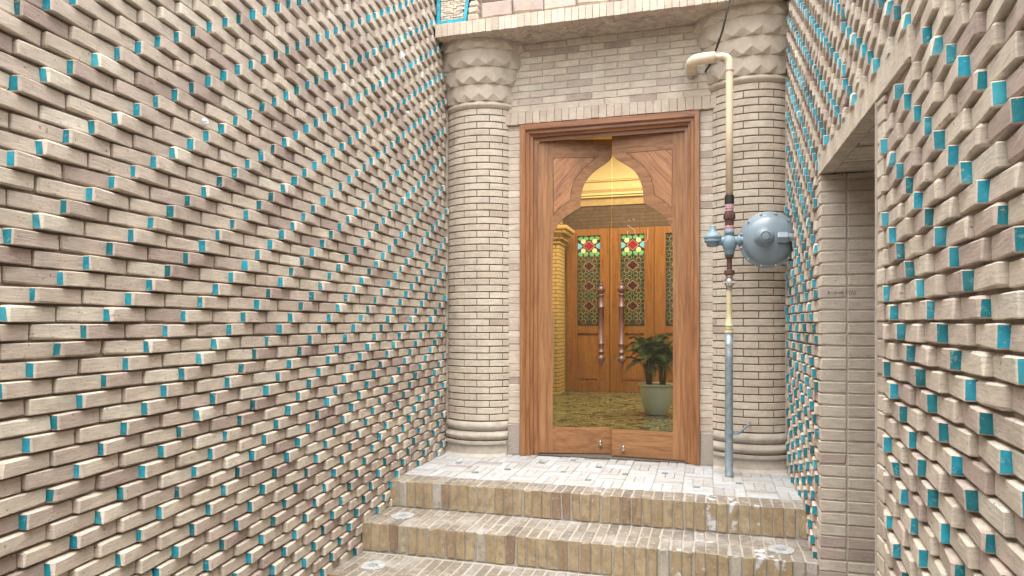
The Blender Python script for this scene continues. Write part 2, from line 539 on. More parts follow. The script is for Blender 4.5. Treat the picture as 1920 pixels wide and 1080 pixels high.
def variants(side, L, n, teal):
    out = []
    for i in range(n):
        if side == 'L': V = rim(brick_verts(-0.07, 0, 0, L - 0.003, 0, HB), teal)
        else: V = brick_verts(0, 0.07, 0, L - 0.003, 0, HB)
        me = mesh('brick_shape', V, B_F, ['brick', 'glaze'], mi=TEAL_MI if teal else None, tone=RNG.random() * 0.9 if teal else tone())
        out.append(me)
    return out

def protrusion_left(z):
    t = min(1.0, abs(z - 0.28) / 1.0)
    t = max(0.0, (t - 0.25) / 0.75)
    return 0.003 + 0.021 * t + RNG.uniform(-0.002, 0.004)

SPLASH = [(4.70, 2.03, .032), (4.80, 1.63, .014), (2.60, .93, .012), (4.84, 2.3, .014)]
def build_wall(side, root):
    cand = []
    X, Y0, Z0, P, L = (L_X, L_Y0, L_Z0, L_P, L_L) if side == 'L' else (R_X, R_Y0, R_Z0, R_P, R_L)
    nmin = int(math.ceil((Z0 - WALL_TOP) / P)); nmax = int((Z0 + 1.72) / P) + 1
    for n in range(nmin, nmax):
        z = Z0 - P * n
        k0 = int(math.floor((WALL_START - Y0) / L + STAG * n)) - 1
        k1 = int(math.ceil((WALL_END - Y0) / L + STAG * n)) + 1
        for k in range(k0, k1):
            spans = []
            ya = Y0 + L * (k - STAG * n)
            if side == 'R' and ya > 3.4: ya -= 0.092
            yb = ya + L - 0.003
            if side == 'R' and ya < 3.4 < yb + 0.0 and z > 0.95: yb = min(yb, ya + L - 0.003)
            teal = (k % 2 == 0)
            full = True
            if yb > WALL_END: yb = WALL_END; full = False
            if ya < WALL_START or yb - ya < 0.03: continue
            flush = False
            if side == 'R':
                zc = z + HB / 2
                inband = 0.800 < zc < 0.930 and 2.34 < (ya + yb) / 2 < 4.12
                if inband: continue
                if zc <= 0.82:
                    if yb > 2.668 and ya < 4.103:
                        if ya < 2.668:
                            yb = 2.668; full = False
                            if yb - ya < 0.03: continue
                        elif yb > 4.103:
                            ya = 4.103; full = False; teal = False; flush = True
                            if yb - ya < 0.03: continue
                        else: continue
            if side == 'L':
                p = 0.033 + RNG.uniform(-0.003, 0.003) if teal else protrusion_left(z)
            else:
                p = 0.0235 + RNG.uniform(-0.003, 0.003) if teal else 0.018 + RNG.uniform(-0.005, 0.005)
            if flush: p = 0.004
            cand.append(dict(y=ya, L=yb - ya, z=z, teal=teal, p=p, full=full))
    for c in cand:
        xx = X + (c['p'] if side == 'L' else -c['p'])
        sc = shown_size(xx, c['y'] + 0.5 * c['L'], c['z'] + 0.02)
        # foreshortening against the wall
        c['s'] = sc * sc * abs(xx) / math.hypot(xx, c['y'] + 0.1) if sc else -abs(c['y'])
    singles = set()
    for t in (True, False):
        idx = [i for i, c in enumerate(cand) if c['teal'] == t]
        idx.sort(key=lambda i: -cand[i]['s'])
        singles.update([i for i in idx[:296]])
    vt = variants(side, L, 22, True); vp = variants(side, L, 30, False)
    mt, mp = Mass(), Mass()
    for i, c in enumerate(cand):
        p = c['p']
        ang = math.asin(min(0.3, (p + 0.001) / max(c['L'], 0.12))) * (1 if side == 'L' else -1)
        ang = max(-0.2, min(0.2, ang))
        x = X + (p if side == 'L' else -p)
        tilt = RNG.uniform(-0.010, 0.010)
        mat = Matrix.Translation((x, c['y'], c['z'] + RNG.uniform(-0.0016, 0.0016))) @ Matrix.Rotation(ang + RNG.uniform(-.008, .008), 4, 'Z') @ Matrix.Rotation(tilt, 4, 'X')
        if i in singles:
            if c['full']:
                me = RNG.choice(vt if c['teal'] else vp)
            else:
                V = rim(brick_verts(-0.07, 0, 0, c['L'], 0, HB), c['teal']) if side == 'L' else brick_verts(0, 0.07, 0, c['L'], 0, HB)
                me = mesh('brick_shape', V, B_F, ['brick', 'glaze'], mi=TEAL_MI if c['teal'] else None, tone=tone())
            o = bpy.data.objects.new('glazed_brick' if c['teal'] else 'brick', me)
            lk(o, root)
            o.matrix_basis = mat
        else:
            V = rim(brick_verts(-0.07, 0, 0, c['L'], 0, HB), c['teal']) if side == 'L' else brick_verts(0, 0.07, 0, c['L'], 0, HB)
            R = np.array(mat)
            V = V @ R[:3, :3].T + R[:3, 3]
            (mt if c['teal'] else mp).add(V, RNG.random() * 0.9 if c['teal'] else tone(), mi=TEAL_MI if c['teal'] else None)
    mt.build('glazed_brick', ['brick', 'glaze'], root)
    mp.build('brick', ['brick', 'glaze'], root)

lw = thing('patterned_brick_wall', 'tall pale brick wall dotted with turquoise brick ends, left of the steps with no opening', 'wall', (L_X, 2.5, -1.72))
part('wall_core', box(L_X - 0.30, L_X - 0.014, -9.0, WALL_END + 0.01, -1.80, WALL_TOP + 0.06), 'mortar', lw)
part('corner_mortar', box(L_X - 0.009, L_X + 0.014, WALL_END - 0.004, WALL_END + 0.05, -1.15, 2.44), 'lightmortar', lw)
build_wall('L', lw)
_gs = []
for (yy, zz, rr) in SPLASH:
    V = [(L_X + .034, yy, zz)]; F = []
    m_ = 9
    for ring, (q, hx) in enumerate(((.55, .032), (1.0, .004))):
        for k in range(m_):
            a = 2 * math.pi * k / m_; r2 = rr * q * RNG.uniform(.7, 1.25)
            V.append((L_X + hx + RNG.uniform(-.004, .004), yy + r2 * math.cos(a), zz + 1.5 * r2 * math.sin(a)))
    for k in range(m_):
        k2 = (k + 1) % m_
        F.append((0, 1 + k2, 1 + k)); F.append((1 + k, 1 + k2, 1 + m_ + k2, 1 + m_ + k))
    _gs.append((V, F))
for g in _gs: part('plaster_splash', g, 'splash', lw)

rw = thing('patterned_brick_wall', 'pale brick wall with turquoise brick ends and a side doorway, right of the steps', 'wall', (R_X, 2.5, -1.72))
xo = R_X + 0.011
core = [box(xo, xo + 0.30, -9.0, 2.69, -1.80, WALL_TOP + 0.06), box(xo, xo + 0.30, 4.10, WALL_END + 0.01, -1.80, WALL_TOP + 0.06),
        box(xo, xo + 0.30, 2.691, 4.099, 0.90, WALL_TOP + 0.06)]
part('wall_core', join(core), 'mortar', rw)
part('corner_mortar', box(R_X - 0.014, R_X + 0.009, WALL_END - 0.004, WALL_END + 0.05, -1.15, 2.44), 'lightmortar', rw)
build_wall('R', rw)

def put_bricks(root, items, mat, name='brick', bev=0.003, jit=0.001, tonef=tone, limit=296, paintf=None):
    """items: boxes (x0,x1,y0,y1,z0,z1) each its own object, shapes shared when sizes agree"""
    shapes = {}
    for it in items:
        x0, x1, y0, y1, z0, z1 = it[:6]
        key = (round(x1 - x0, 3), round(y1 - y0, 3), round(z1 - z0, 3))
        lst = shapes.setdefault(key, [])
        pt = paintf(it) if paintf else 0.0
        if len(lst) < 14 or pt > 0:
            V = brick_verts(0, key[0], 0, key[1], 0, key[2], bev, jit)
            me = mesh('brick_shape', V, B_F, mat, tone=tonef(), paint=pt)
            if pt <= 0: lst.append(me)
        else:
            me = RNG.choice(lst)
        o = bpy.data.objects.new(name, me)
        lk(o, root)
        o.location = (x0, y0, z0)

# doorway in the right wall: header band, jamb, soffit
items = []
y = 2.345
while y < 4.09:
    items.append((R_X - 0.009, R_X + 0.06, y, y + 0.052, 0.823, 0.928)); y += 0.0555
put_bricks(rw, items, 'cream', 'lintel_brick', bev=0.0015, tonef=lambda: RNG.uniform(.5, .9))
items = []
z = R_Z0 - R_P * 30
while z < 0.80:
    z1 = min(z + 0.0585, 0.818)
    items.append((R_X - 0.006 + RNG.uniform(-.003, .003), R_X + 0.125, 4.030 + RNG.uniform(-.001, .002), 4.10, z, z1))
    items.append((R_X + 0.132, R_X + 0.335, 4.030 + RNG.uniform(-.001, .002), 4.10, z, z1))
    items.append((R_X + 0.342, R_X + 0.545, 4.030 + RNG.uniform(-.001, .002), 4.10, z, z1))
    items.append((R_X - 0.004 + RNG.uniform(-.002, .003), R_X + 0.085, 2.671, 2.765, z, z1))
    z += R_P
put_bricks(rw, items, 'brick', 'jamb_brick')
items = []
z = R_Z0 - R_P * 30
while z < 0.80:
    items.append((R_X + 0.09, R_X + 0.30, 2.70, 2.765, z, min(z + 0.0585, 0.818)))
    z += R_P
m_ = Mass()
for it in items: m_.add(brick_verts(*it), tone())
m_.build('jamb_brick', 'brick', rw)
items = []
y = 2.772
while y < 4.03:
    for a, b in ((0.064, 0.262), (0.266, 0.464), (0.468, 0.545)):
        items.append((R_X + a, R_X + b, y, min(y + 0.028, 4.028), 0.826 + RNG.uniform(-.002, .002), 0.89))
    y += 0.0315
put_bricks(rw, items, 'brick', 'soffit_brick', bev=0.0015)
part('doorway_core', join([box(xo + 0.30, xo + 0.62, 4.101, 4.32, -1.80, 1.2), box(xo + 0.30, xo + 0.62, 2.55, 2.70, -1.80, 1.2), box(xo + 0.012, xo + 0.60, 2.774, 4.03, 0.892, 0.899), box(R_X + .004, R_X + .54, 4.035, 4.097, -1.72, .815), box(R_X + .001, R_X + .2, 2.69, 2.761, -1.72, .815)]), 'lightmortar', rw)
part('corner_mortar', box(R_X - 0.009, R_X + 0.09, 2.7665, 2.7735, -1.72, 0.818), 'lightmortar', rw)
part('door_panel', box(R_X + 0.548, R_X + 0.59, 2.70, 4.10, -1.70, 0.89), 'steel', rw)
# pencilled scribbles on the jamb
def tube(pts, r, seg=8, cap=True):
    pts = [Vector(p) for p in pts]
    V, F = [], []
    n = len(pts)
    up = None
    for i, p in enumerate(pts):
        t = (pts[min(i + 1, n - 1)] - pts[max(i - 1, 0)]).normalized()
        if up is None:
            up = Vector((0, 0, 1)) if abs(t.z) < 0.9 else Vector((1, 0, 0))
        a = t.cross(up).normalized(); b = a.cross(t).normalized(); up = b
        rr = r[i] if isinstance(r, (list, tuple)) else r
        for k in range(seg):
            q = 2 * math.pi * k / seg
            V.append(tuple(p + (a * math.cos(q) + b * math.sin(q)) * rr))
    for i in range(n - 1):
        for k in range(seg):
            k2 = (k + 1) % seg
            F.append((i * seg + k, i * seg + k2, (i + 1) * seg + k2, (i + 1) * seg + k))
    if cap:
        F.append(tuple(range(seg))[::-1]); F.append(tuple((n - 1) * seg + k for k in range(seg)))
    return V, F
def stroke(pts, w=0.0012):
    return tube([(a, b, c) for a, b, c in pts], w, 5)
def scrawl(strokes, x0, z0, sx, sz, yf):
    return join([stroke([(x0 + u * sx, yf(x0 + u * sx), z0 + v * sz) for u, v in s]) for s in strokes])
g = scrawl([[(0, .2), (.5, .9)], [(0, .9), (.5, .1)], [(.9, .5), (1.3, .5)], [(1.7, .3), (1.9, .8), (2.2, .3)], [(2.6, .5), (3.1, .45)], [(3.5, .7), (3.4, .2), (4, .3), (3.9, .8), (3.5, .7)],
            [(4.9, .9), (4.9, .1)], [(5.3, .9), (5.5, .1), (5.8, .9)], [(6.1, .1), (6.3, .9), (6.6, .1)], [(7, .9), (7, .1)]], 0.643, 0.155, 0.0195, 0.026, lambda x: 4.0292)
part('pencil_writing', g, 'ink', rw)

# ------------------------------------------------------------------ ground and steps
gm = box(-30, 30, -30, 40, -1.90, -1.80)
ground = part('ground', ([(-40, -40, -1.735), (40, -40, -1.735), (40, 60, -1.735), (-40, 60, -1.735)], [(0, 1, 2, 3)]), 'ground', None)
ground['kind'] = 'structure'; ground['label'] = 'grey paved alley floor below the brick steps'

st = thing('brick_steps', 'three ochre brick steps with worn grey treads leading up to the wooden door', 'steps', (-0.8, 4.4, -1.72), kind='structure')
X0, X1 = L_X, R_X
part('step_core', join([box(X0, X1, 4.528, 5.70, -1.72, -1.156), box(X0, X1, 4.108, 4.527, -1.72, -1.346), box(X0, X1, 3.668, 4.107, -1.72, -1.536)]), 'grout', st)
def steptone():
    r = RNG.random()
    if r < 0.10: return RNG.uniform(0, .2)
    if r < 0.18: return RNG.uniform(.9, 1)
    return min(.88, max(.2, RNG.gauss(.56, .16)))
nblk = 42
w = (X1 - X0) / nblk
def steppaint(it):
    xr = (it[0] - X0) / (X1 - X0)
    top = it[5]
    if xr > 0.70: return RNG.choice([0, .2, .5, .75, .4, 0, 0])
    if xr > 0.45: return RNG.choice([0, 0, 0, .4, .2])
    return RNG.choice([0, 0, 0, 0, 0, .15])
for (yf, zt, zb) in ((4.52, -1.15, -1.338), (4.10, -1.34, -1.528), (3.66, -1.53, -1.718)):
    items = []
    for i in range(nblk):
        x0 = X0 + i * w + 0.0035
        j = RNG.uniform(-0.004, 0.003)
        items.append((x0, x0 + w - 0.007 + RNG.uniform(-.0015, .0015), yf + j, yf + 0.205, zb, zt + RNG.uniform(-.003, .001)))
    put_bricks(st, items, 'step', 'riser_brick', bev=0.0045, jit=0.002, tonef=steptone, paintf=steppaint)
items = []
for (ya, zt) in ((4.312, -1.34), (3.872, -1.53)):
    for i in range(nblk):
        x0 = X0 + i * w + 0.0035 + RNG.uniform(-.002, .002)
        items.append((x0, x0 + w - 0.007, ya, ya + 0.2, zt - 0.05, zt - 0.001 + RNG.uniform(-.002, .001)))
put_bricks(st, items, 'step', 'tread_brick', bev=0.004, jit=0.0015, tonef=steptone, paintf=lambda it: (RNG.choice([0, 0, .5, .3]) if it[0] > -0.6 else 0.0))

# landing: basket-weave of narrow pale pavers
land = thing('landing_paving', 'landing of narrow whitish pavers in basket weave with small dark squares, before the door', 'paving', (-0.8, 5.1, -1.15), kind='structure')
items = []
c_ = 0.208
def lt(): return min(1, max(0, RNG.gauss(.6, .25)))
nx = int((X1 - X0) / c_) + 1
for i in range(nx):
    for j in range(5):
        xa = X0 + 0.004 + i * c_; ya = 4.735 + j * c_
        for s in range(3):
            q = c_ / 3
            if (i + j) % 2 == 0: bx = [xa, xa + c_ - 0.004, ya + s * q, ya + (s + 1) * q - 0.004]
            else: bx = [xa + s * q, xa + (s + 1) * q - 0.004, ya, ya + c_ - 0.004]
            bx[1] = min(bx[1], X1 - 0.004); bx[3] = min(bx[3], 5.72)
            if bx[1] - bx[0] < .015 or bx[3] - bx[2] < .015: continue
            items.append((*bx, -1.185, -1.150 + RNG.uniform(-.0016, .0008)))
put_bricks(land, items, 'paver', 'paver', bev=0.002, jit=0.0012, tonef=lt)
for (x, yy) in [(-1.96, 5.23), (-1.71, 4.93), (-1.3, 5.42), (-1.07, 5.6), (-0.82, 5.38), (-1.06, 5.13), (-0.83, 4.92), (-0.59, 5.19), (-0.06, 4.91), (0.23, 5.11), (-.30, 5.30), (-1.5, 5.10)]:
    q = 0.021
    V = brick_verts(x - q * 1.1, x + q * 1.1, yy - q, yy + q, -1.16, -1.1465, 0.001, 0.001)
    o = bpy.data.objects.new('glazed_tile', mesh('glazed_tile', V, B_F, 'slate', tone=0.05)); lk(o, land)

def disc(cx, cy, cz, rx, ry, h, seg=24, jit=0.0):
    V = [(cx, cy, cz + h)]; F = []
    for k in range(seg):
        a = 2 * math.pi * k / seg; r = 1 + RNG.uniform(-jit, jit)
        V.append((cx + rx * r * math.cos(a), cy + ry * r * math.sin(a), cz + h))
    for k in range(seg):
        a = 2 * math.pi * k / seg
        V.append((V[1 + k][0], V[1 + k][1], cz))
    for k in range(seg):
        k2 = (k + 1) % seg
        F.append((0, 1 + k, 1 + k2)); F.append((1 + k, 1 + seg + k, 1 + seg + k2, 1 + k2))
    return V, F
for x, yy, z in ((-2.03, 4.31, -1.34), (-2.02, 3.86, -1.53), (0.43, 4.285, -1.34)):
    md = part('medallion', disc(x, yy, z - 0.02, 0.078, 0.085, 0.0225, jit=0.08), 'whitetile', st)
    gs = [disc(x + 0.022 * math.cos(a), yy + 0.022 * math.sin(a), z - .01, 0.0105, 0.0105, 0.0142, 6) for a in [k * math.pi / 3 for k in range(6)]]
    part('rosette', join(gs), 'black' if False else 'galv', md)

# ------------------------------------------------------------------ entrance facade
fa = thing('entrance_facade', 'brick house front with a soldier-course lintel and projecting canopy around the wooden door', 'building', (-0.8, 5.8, -1.15))
DX0, DX1 = -1.556, -0.046
core = [box(-2.60, DX0 + 0.004, 5.7065, 5.99, -1.75, 2.9), box(DX1 - 0.004, 0.98, 5.7065, 5.99, -1.75, 2.9), box(DX0 + 0.005, DX1 - 0.005, 5.7065, 5.99, 1.7315, 2.9)]
part('wall_core', join(core), 'lightmortar', fa)
items = []
z = -0.880
while z < 1.70:
    z1 = min(z + 0.0555, 1.728)
    items.append((-1.668, DX0, 5.700 + RNG.uniform(-.001, .002), 5.716, z, z1))
    items.append((DX1 + 0.001, 0.068, 5.700 + RNG.uniform(-.001, .002), 5.716, z, z1))
    z += 0.0585
rowi = 0
z = 1.850
while z < 2.42:
    x = -1.90 - (0.108 if rowi % 2 else 0)
    while x < 0.40:
        items.append((x, min(x + 0.209, 0.62), 5.700 + RNG.uniform(-.0015, .002), 5.716, z, z + 0.0545)); x += 0.2165
    z += 0.0593; rowi += 1
put_bricks(fa, items, 'brick', 'brick', bev=0.002, jit=0.001)
items = []
x = -1.70
while x < 0.095:
    items.append((x, x + 0.0625, 5.672 + RNG.uniform(-.002, .002), 5.716, 1.737 + RNG.uniform(-.002, .002), 1.842)); x += 0.0643
put_bricks(fa, items, 'cream', 'lintel_brick', bev=0.002, tonef=lambda: RNG.uniform(.2, .6))
for x0, x1 in ((-1.672, DX0 - 0.002), (DX1 + 0.003, 0.072)):
    part('plinth_block', (lambda V: (V, B_F))(brick_verts(x0, x1, 5.688, 5.716, -1.149, -0.884, 0.004)), 'granite', fa)
# canopy
canopy = part('canopy', box(L_X + 0.03, 0.60, 5.425, 5.711, 2.452, 2.54), 'darkjoint', fa)
items = []
x = L_X + 0.022
while x < 0.60:
    ww = 0.0545
    items.append((x, x + ww, 5.345 + RNG.uniform(-.0015, .0015), 5.424, 2.437 + RNG.uniform(-.002, .002), 2.545)); x += 0.0562
put_bricks(canopy, items, 'cream', 'canopy_brick', bev=0.0015, tonef=lambda: RNG.uniform(.16, .5))
# herringbone soffit
hb = []
a_, b_ = 0.112, 0.037
ca = math.sqrt(.5)
for i in range(-40, 60):
    for j in range(-40, 60):
        # herringbone: horizontal + vertical brick pairs on a lattice
        ux = i * b_ + j * a_; uy = i * b_ - j * a_
        for vert in (0, 1):
            if vert: cx, cy, lx, ly = ux + b_ / 2, uy + b_ + a_ / 2 - b_ / 1.0 + 0.0, b_, a_
            else: cx, cy, lx, ly = ux + b_ + a_ / 2, uy + b_ / 2, a_, b_
            wx = -0.8 + (cx - cy) * ca; wy = 5.56 + (cx + cy) * ca
            if -2.20 < wx < 0.58 and 5.385 < wy < 5.765:
                hb.append((wx, wy, lx - 0.004, ly - 0.004))
meshes = {}
cnt = 0
mass = Mass()
for wx, wy, lx, ly in hb:
    V = brick_verts(-lx / 2, lx / 2, -ly / 2, ly / 2, 0, 0.012, 0.0015, 0.0008)
    R = np.array(Matrix.Translation((wx, wy, 2.4405 + RNG.uniform(-.001, .001))) @ Matrix.Rotation(math.pi / 4, 4, 'Z'))
    V = V @ R[:3, :3].T + R[:3, 3]
    mass.add(V, min(1, max(0, RNG.gauss(.35, .15))))
mass.build('soffit_tile', 'brick', canopy)
# parapet above the canopy
part('parapet_core', box(L_X + 0.02, 0.60, 5.43, 5.70, 2.546, 3.2), 'lightmortar', fa)
pp = []
def slab(poly, y0, y1):
    n = len(poly)
    V = [(x, y0, z) for x, z in poly] + [(x, y1, z) for x, z in poly]
    F = [tuple(range(n)), tuple(range(2 * n - 1, n - 1, -1))] + [(i, i + n, (i + 1) % n + n, (i + 1) % n) for i in range(n)]
    return V, F
gp = part('glazed_border', join([slab([(-2.212, 2.552), (-2.184, 2.552), (-2.184, 3.19), (-2.212, 3.19)], 5.372, 5.43),
                                slab([(-2.183, 2.552), (-1.968, 2.552), (-1.972, 2.583), (-2.183, 2.583)], 5.372, 5.43),
                                slab([(-1.967, 2.552), (-1.945, 2.555), (-1.86, 3.19), (-1.890, 3.19), (-1.971, 2.584)], 5.372, 5.43)]), 'glaze', fa, tone=0.85)
items = []
z = 2.588; r_ = 0
while z < 3.18:
    xr = -1.974 + (z - 2.584) * 0.135
    x = -2.181 - (0.03 if r_ % 2 else 0)
    while x < xr - 0.012:
        items.append((max(x, -2.181), min(x + 0.056, xr), 5.386 + RNG.uniform(-.004, .004), 5.43, z, z + 0.0165)); x += 0.059
    z += 0.019; r_ += 1
put_bricks(fa, items, 'cream', 'small_brick', bev=0.0015, jit=0.0006)
items = []
z = 2.549; r_ = 0
while z < 3.15:
    items.append((-1.926 + (z - 2.549) * .13, -1.835, 5.352, 5.43, z, z + 0.053)); z += 0.057
put_bricks(fa, items, 'cream', 'pilaster_brick', bev=0.006, tonef=lambda: RNG.uniform(.15, .4))
items = []
z = 2.575
while z < 3.15:
    x = -1.815
    while x < 0.55:
        items.append((x, min(x + 0.262, .6), 5.392, 5.43, z, z + 0.125)); x += 0.27
    z += 0.133
put_bricks(fa, items, 'brick', 'parapet_block', bev=0.008, tonef=lambda: RNG.uniform(0, .25))

# ------------------------------------------------------------------ columns
def arc_geo(cx, cy, prof, a0, a1, seg, xlim=9.0):
    """lathe a (r,z) profile between two angles, 0 = towards the viewer side (-Y)"""
    V, F = [], []
    n = len(prof)
    for k in range(seg + 1):
        a = a0 + (a1 - a0) * k / seg
        for r, z in prof:
            V.append((cx + max(-xlim, min(xlim, r * math.sin(a))), cy - r * math.cos(a), z))
    for k in range(seg):
        for i in range(n - 1):
            F.append((k * n + i, (k + 1) * n + i, (k + 1) * n + i + 1, k * n + i + 1))
    return V, F

def arc_brick(R, dep, h, ang, seg=4, bev=0.0028):
    """curved brick, front on radius R, spanning +-ang/2 about -Y"""
    V, F = [], []
    da = bev / R
    for k in range(seg + 1):
        t = k / seg
        a = -ang / 2 + ang * t
        end = k in (0, seg)
        j = NR.uniform(-.0007, .0007)
        zi = bev
        for (r, z) in ((R - dep, 0), (R - bev, 0), (R + j - (bev * .6 if end else 0), zi), (R + j - (bev * .6 if end else 0), h - zi), (R - bev, h), (R - dep, h)):
            V.append((r * math.sin(a), -r * math.cos(a), z + NR.uniform(-.0004, .0004)))
    for k in range(seg):
        for i in range(6):
            i2 = (i + 1) % 6
            F.append((k * 6 + i, (k + 1) * 6 + i, (k + 1) * 6 + i2, k * 6 + i2))
    F.append(tuple(range(5, -1, -1))); F.append(tuple(seg * 6 + i for i in range(6)))
    return V, F

def make_column(cx, cy, label, joints_a, joints_b, lim):
    col = thing('brick_column', label, 'column', (cx, cy, -1.15), group='brick columns flanking the door')
    A = math.radians(64)
    part('shaft_core', arc_geo(cx, cy, [(0.369, -1.15), (0.369, 2.44)], -A, A, 32), 'darkjoint', col, smooth=True)
    pitch = 0.0593; z = -0.846; row = 0
    bl = 35.4
    cache = {}
    while z < 1.875:
        j0 = joints_a if row % 2 == 0 else joints_b
        k = -4
        a = j0 - 4 * bl
        while a < lim[1]:
            s, e = max(a, lim[0]), min(a + bl, lim[1])
            a += bl
            if e - s < 3: continue
            wdeg = e - s - 1.15
            key = (round(wdeg, 1))
            lst = cache.setdefault(key, [])
            if len(lst) < 14:
                g = arc_brick(0.375, 0.012, 0.0500, math.radians(wdeg), seg=max(2, int(wdeg / 8)))
                t = RNG.uniform(0.05, .2) if RNG.random() < .04 else min(1, max(.1, RNG.gauss(.6, .2)))
                lst.append(mesh('brick_shape', g[0], g[1], 'cream', tone=t))
                me = lst[-1]
            else: me = RNG.choice(lst)
            o = bpy.data.objects.new('brick', me); lk(o, col)
            o.location = (cx, cy, z); o.rotation_euler = (0, 0, math.radians((s + e) / 2))
        z += pitch; row += 1
    # base: two tori, a fillet and a plinth drum
    def torus(z0, z1, r, bulge, n=8):
        return [(r + bulge * math.sin(math.pi * i / n), z0 + (z1 - z0) * i / n) for i in range(n + 1)]
    base = part('base', arc_geo(cx, cy, torus(-0.936, -0.856, 0.376, 0.024), -A, A, 48, .289), 'cast', col, smooth=True)
    part('lower_torus', arc_geo(cx, cy, torus(-1.020, -0.940, 0.380, 0.034), -A, A, 48, .289), 'cast', base, smooth=True)
    part('fillet', arc_geo(cx, cy, [(0.38, -1.046), (0.424, -1.046), (0.424, -1.022), (0.38, -1.022)], -A, A, 48, .289), 'cast', base)
    part('plinth', arc_geo(cx, cy, [(0.440, -1.152), (0.414, -1.130), (0.408, -1.09), (0.405, -1.048), (.38, -1.048)], -A, A, 48, .289), 'cast', base)
    # capital: three faceted tiers over a torus ring
    cap = part('capital', arc_geo(cx, cy, torus(1.876, 1.938, 0.372, 0.024), -A, A, 36), 'capital', col, smooth=True)
    step = math.radians(18.5)
    zs = 1.938; r = 0.380
    phase = 0.0
    nseg = 5
    def P(rr, k, zz):
        a = k * step + phase
        return (cx + rr * math.sin(a), cy - rr * math.cos(a), zz)
    for tier in range(4):
        r2 = r + (0.034 if tier else 0.024)
        zt = zs + (0.060 if tier < 3 else 0.056); zb = zt + (0.082 if tier < 3 else 0.041)
        V, F = [], []
        for k in range(-nseg, nseg + 1):
            n0 = len(V)
            V += [P(r2, k, zs + .004), P(r2, k + .5, zt), P(r2, k + 1, zs + .004), P(r - .004, k + .5, zs - .004), P(r - .004, k, zs - .004), P(r - .004, k + 1, zs - .004)]
            F += [(n0, n0 + 3, n0 + 1), (n0 + 1, n0 + 3, n0 + 2), (n0, n0 + 4, n0 + 3), (n0 + 3, n0 + 5, n0 + 2)]
        part('facet_ring', (V, F), 'capital', cap)
        V, F = [], []
        for k in range(-nseg, nseg + 2):
            n0 = len(V)
            V += [P(r2, k - .5, zt), P(r2, k, zs + .004), P(r2, k + .5, zt), P(r2, k + .5, zb), P(r2, k - .5, zb), P(r2 - .06, k + .5, zb + .001), P(r2 - .06, k - .5, zb + .001)]
            F += [(n0, n0 + 1, n0 + 2, n0 + 3, n0 + 4), (n0 + 4, n0 + 3, n0 + 5, n0 + 6)]
        part('plate_ring', (V, F), 'capital', cap)
        r = r2 - 0.004; zs = zb
        phase += step / 2
    part('abacus', arc_geo(cx, cy, [(0.475, zs), (0.545, 2.452)], -A, A, 30), 'capital', cap, smooth=True)
    return col

make_column(-1.955, 5.935, 'round pale brick column between the patterned left wall and the wooden door', -12.5, 6.0, (-52, 51.5))
cR = make_column(0.345, 5.93, 'round pale brick column behind the gas pipe and its round regulator', -9.6, 7.9, (-52, 51.5))
def colY(x): return 5.93 - math.sqrt(max(0.01, 0.378 ** 2 - (x - 0.345) ** 2))
g = scrawl([[(0, .3), (.4, .8), (.5, .2), (.9, .5), (1.2, .2), (1.5, .9)], [(1.7, .3), (1.9, .8), (2.3, .2), (2.7, .6)], [(.6, -.2), (.8, -.3)], [(1.5, 1.3), (1.8, 1.2)], [(2.9, .1), (3.2, .5)]], 0.285, -0.275, 0.034, 0.034, colY)
part('pencil_writing', g, 'ink', cR)

# ------------------------------------------------------------------ door frame and leaves
dr = thing('arched_double_door', 'brown wooden double door with ogee-arched glass, left leaf slightly ajar', 'door', (-0.8, 5.75, -1.15))
prof = [(0.0, 5.715), (0.0, 5.668), (0.006, 5.662), (0.046, 5.662), (0.052, 5.668), (0.052, 5.680), (0.060, 5.684), (0.078, 5.684), (0.084, 5.690), (0.084, 5.704), (0.106, 5.712), (0.106, 5.738), (0.138, 5.740), (0.138, 5.752), (0.104, 5.754), (0.104, 5.86), (0.0, 5.86)]
def sweep_post(side, prof):
    # (offset inward, y) profile up a post, mitred at the head
    V, F = [], []
    xo_ = DX0 if side < 0 else DX1
    sg = 1 if side < 0 else -1
    k_ = 1.0 if side < 0 else 0.86
    n = len(prof)
    for o_, y_ in prof: V.append((xo_ + sg * o_ * k_, y_, -1.147))
    for o_, y_ in prof: V.append((xo_ + sg * o_ * k_, y_, 1.730 - o_))
    for i in range(n):
        i2 = (i + 1) % n
        F.append((i, i2, n + i2, n + i) if sg < 0 else (i, n + i, n + i2, i2))
    F.append(tuple(range(n)))
    return V, F
prof_h = list(prof)
prof_p = [(0.0, 5.715), (0.0, 5.668), (0.006, 5.662), (0.046, 5.662), (0.052, 5.668), (0.052, 5.680), (0.060, 5.684), (0.078, 5.684), (0.084, 5.690), (0.084, 5.704), (0.106, 5.712), (0.106, 5.738), (0.138, 5.740), (0.138, 5.752), (0.130, 5.754), (0.130, 5.86), (0.0, 5.86)]
def sweep_head():
    V, F = [], []
    n = len(prof)
    for o_, y_ in prof: V.append((DX0 + o_, y_, 1.730 - o_))
    for o_, y_ in prof: V.append((DX1 - o_ * .86, y_, 1.730 - o_))
    for i in range(n):
        i2 = (i + 1) % n
        F.append((i, n + i, n + i2, i2))
    return V, F
part('frame_post', sweep_post(-1, [(0.146, y_) if o_ == 0.130 else (o_, y_) for o_, y_ in prof_p]), 'casing', dr)
part('frame_post', sweep_post(1, prof_p), 'casing', dr)
part('frame_head', sweep_head(), 'casing_x', dr)
part('threshold', box(DX0 + .14, DX1 - .12, 5.74, 5.99, -1.156, -1.1462), 'darkjoint', dr)

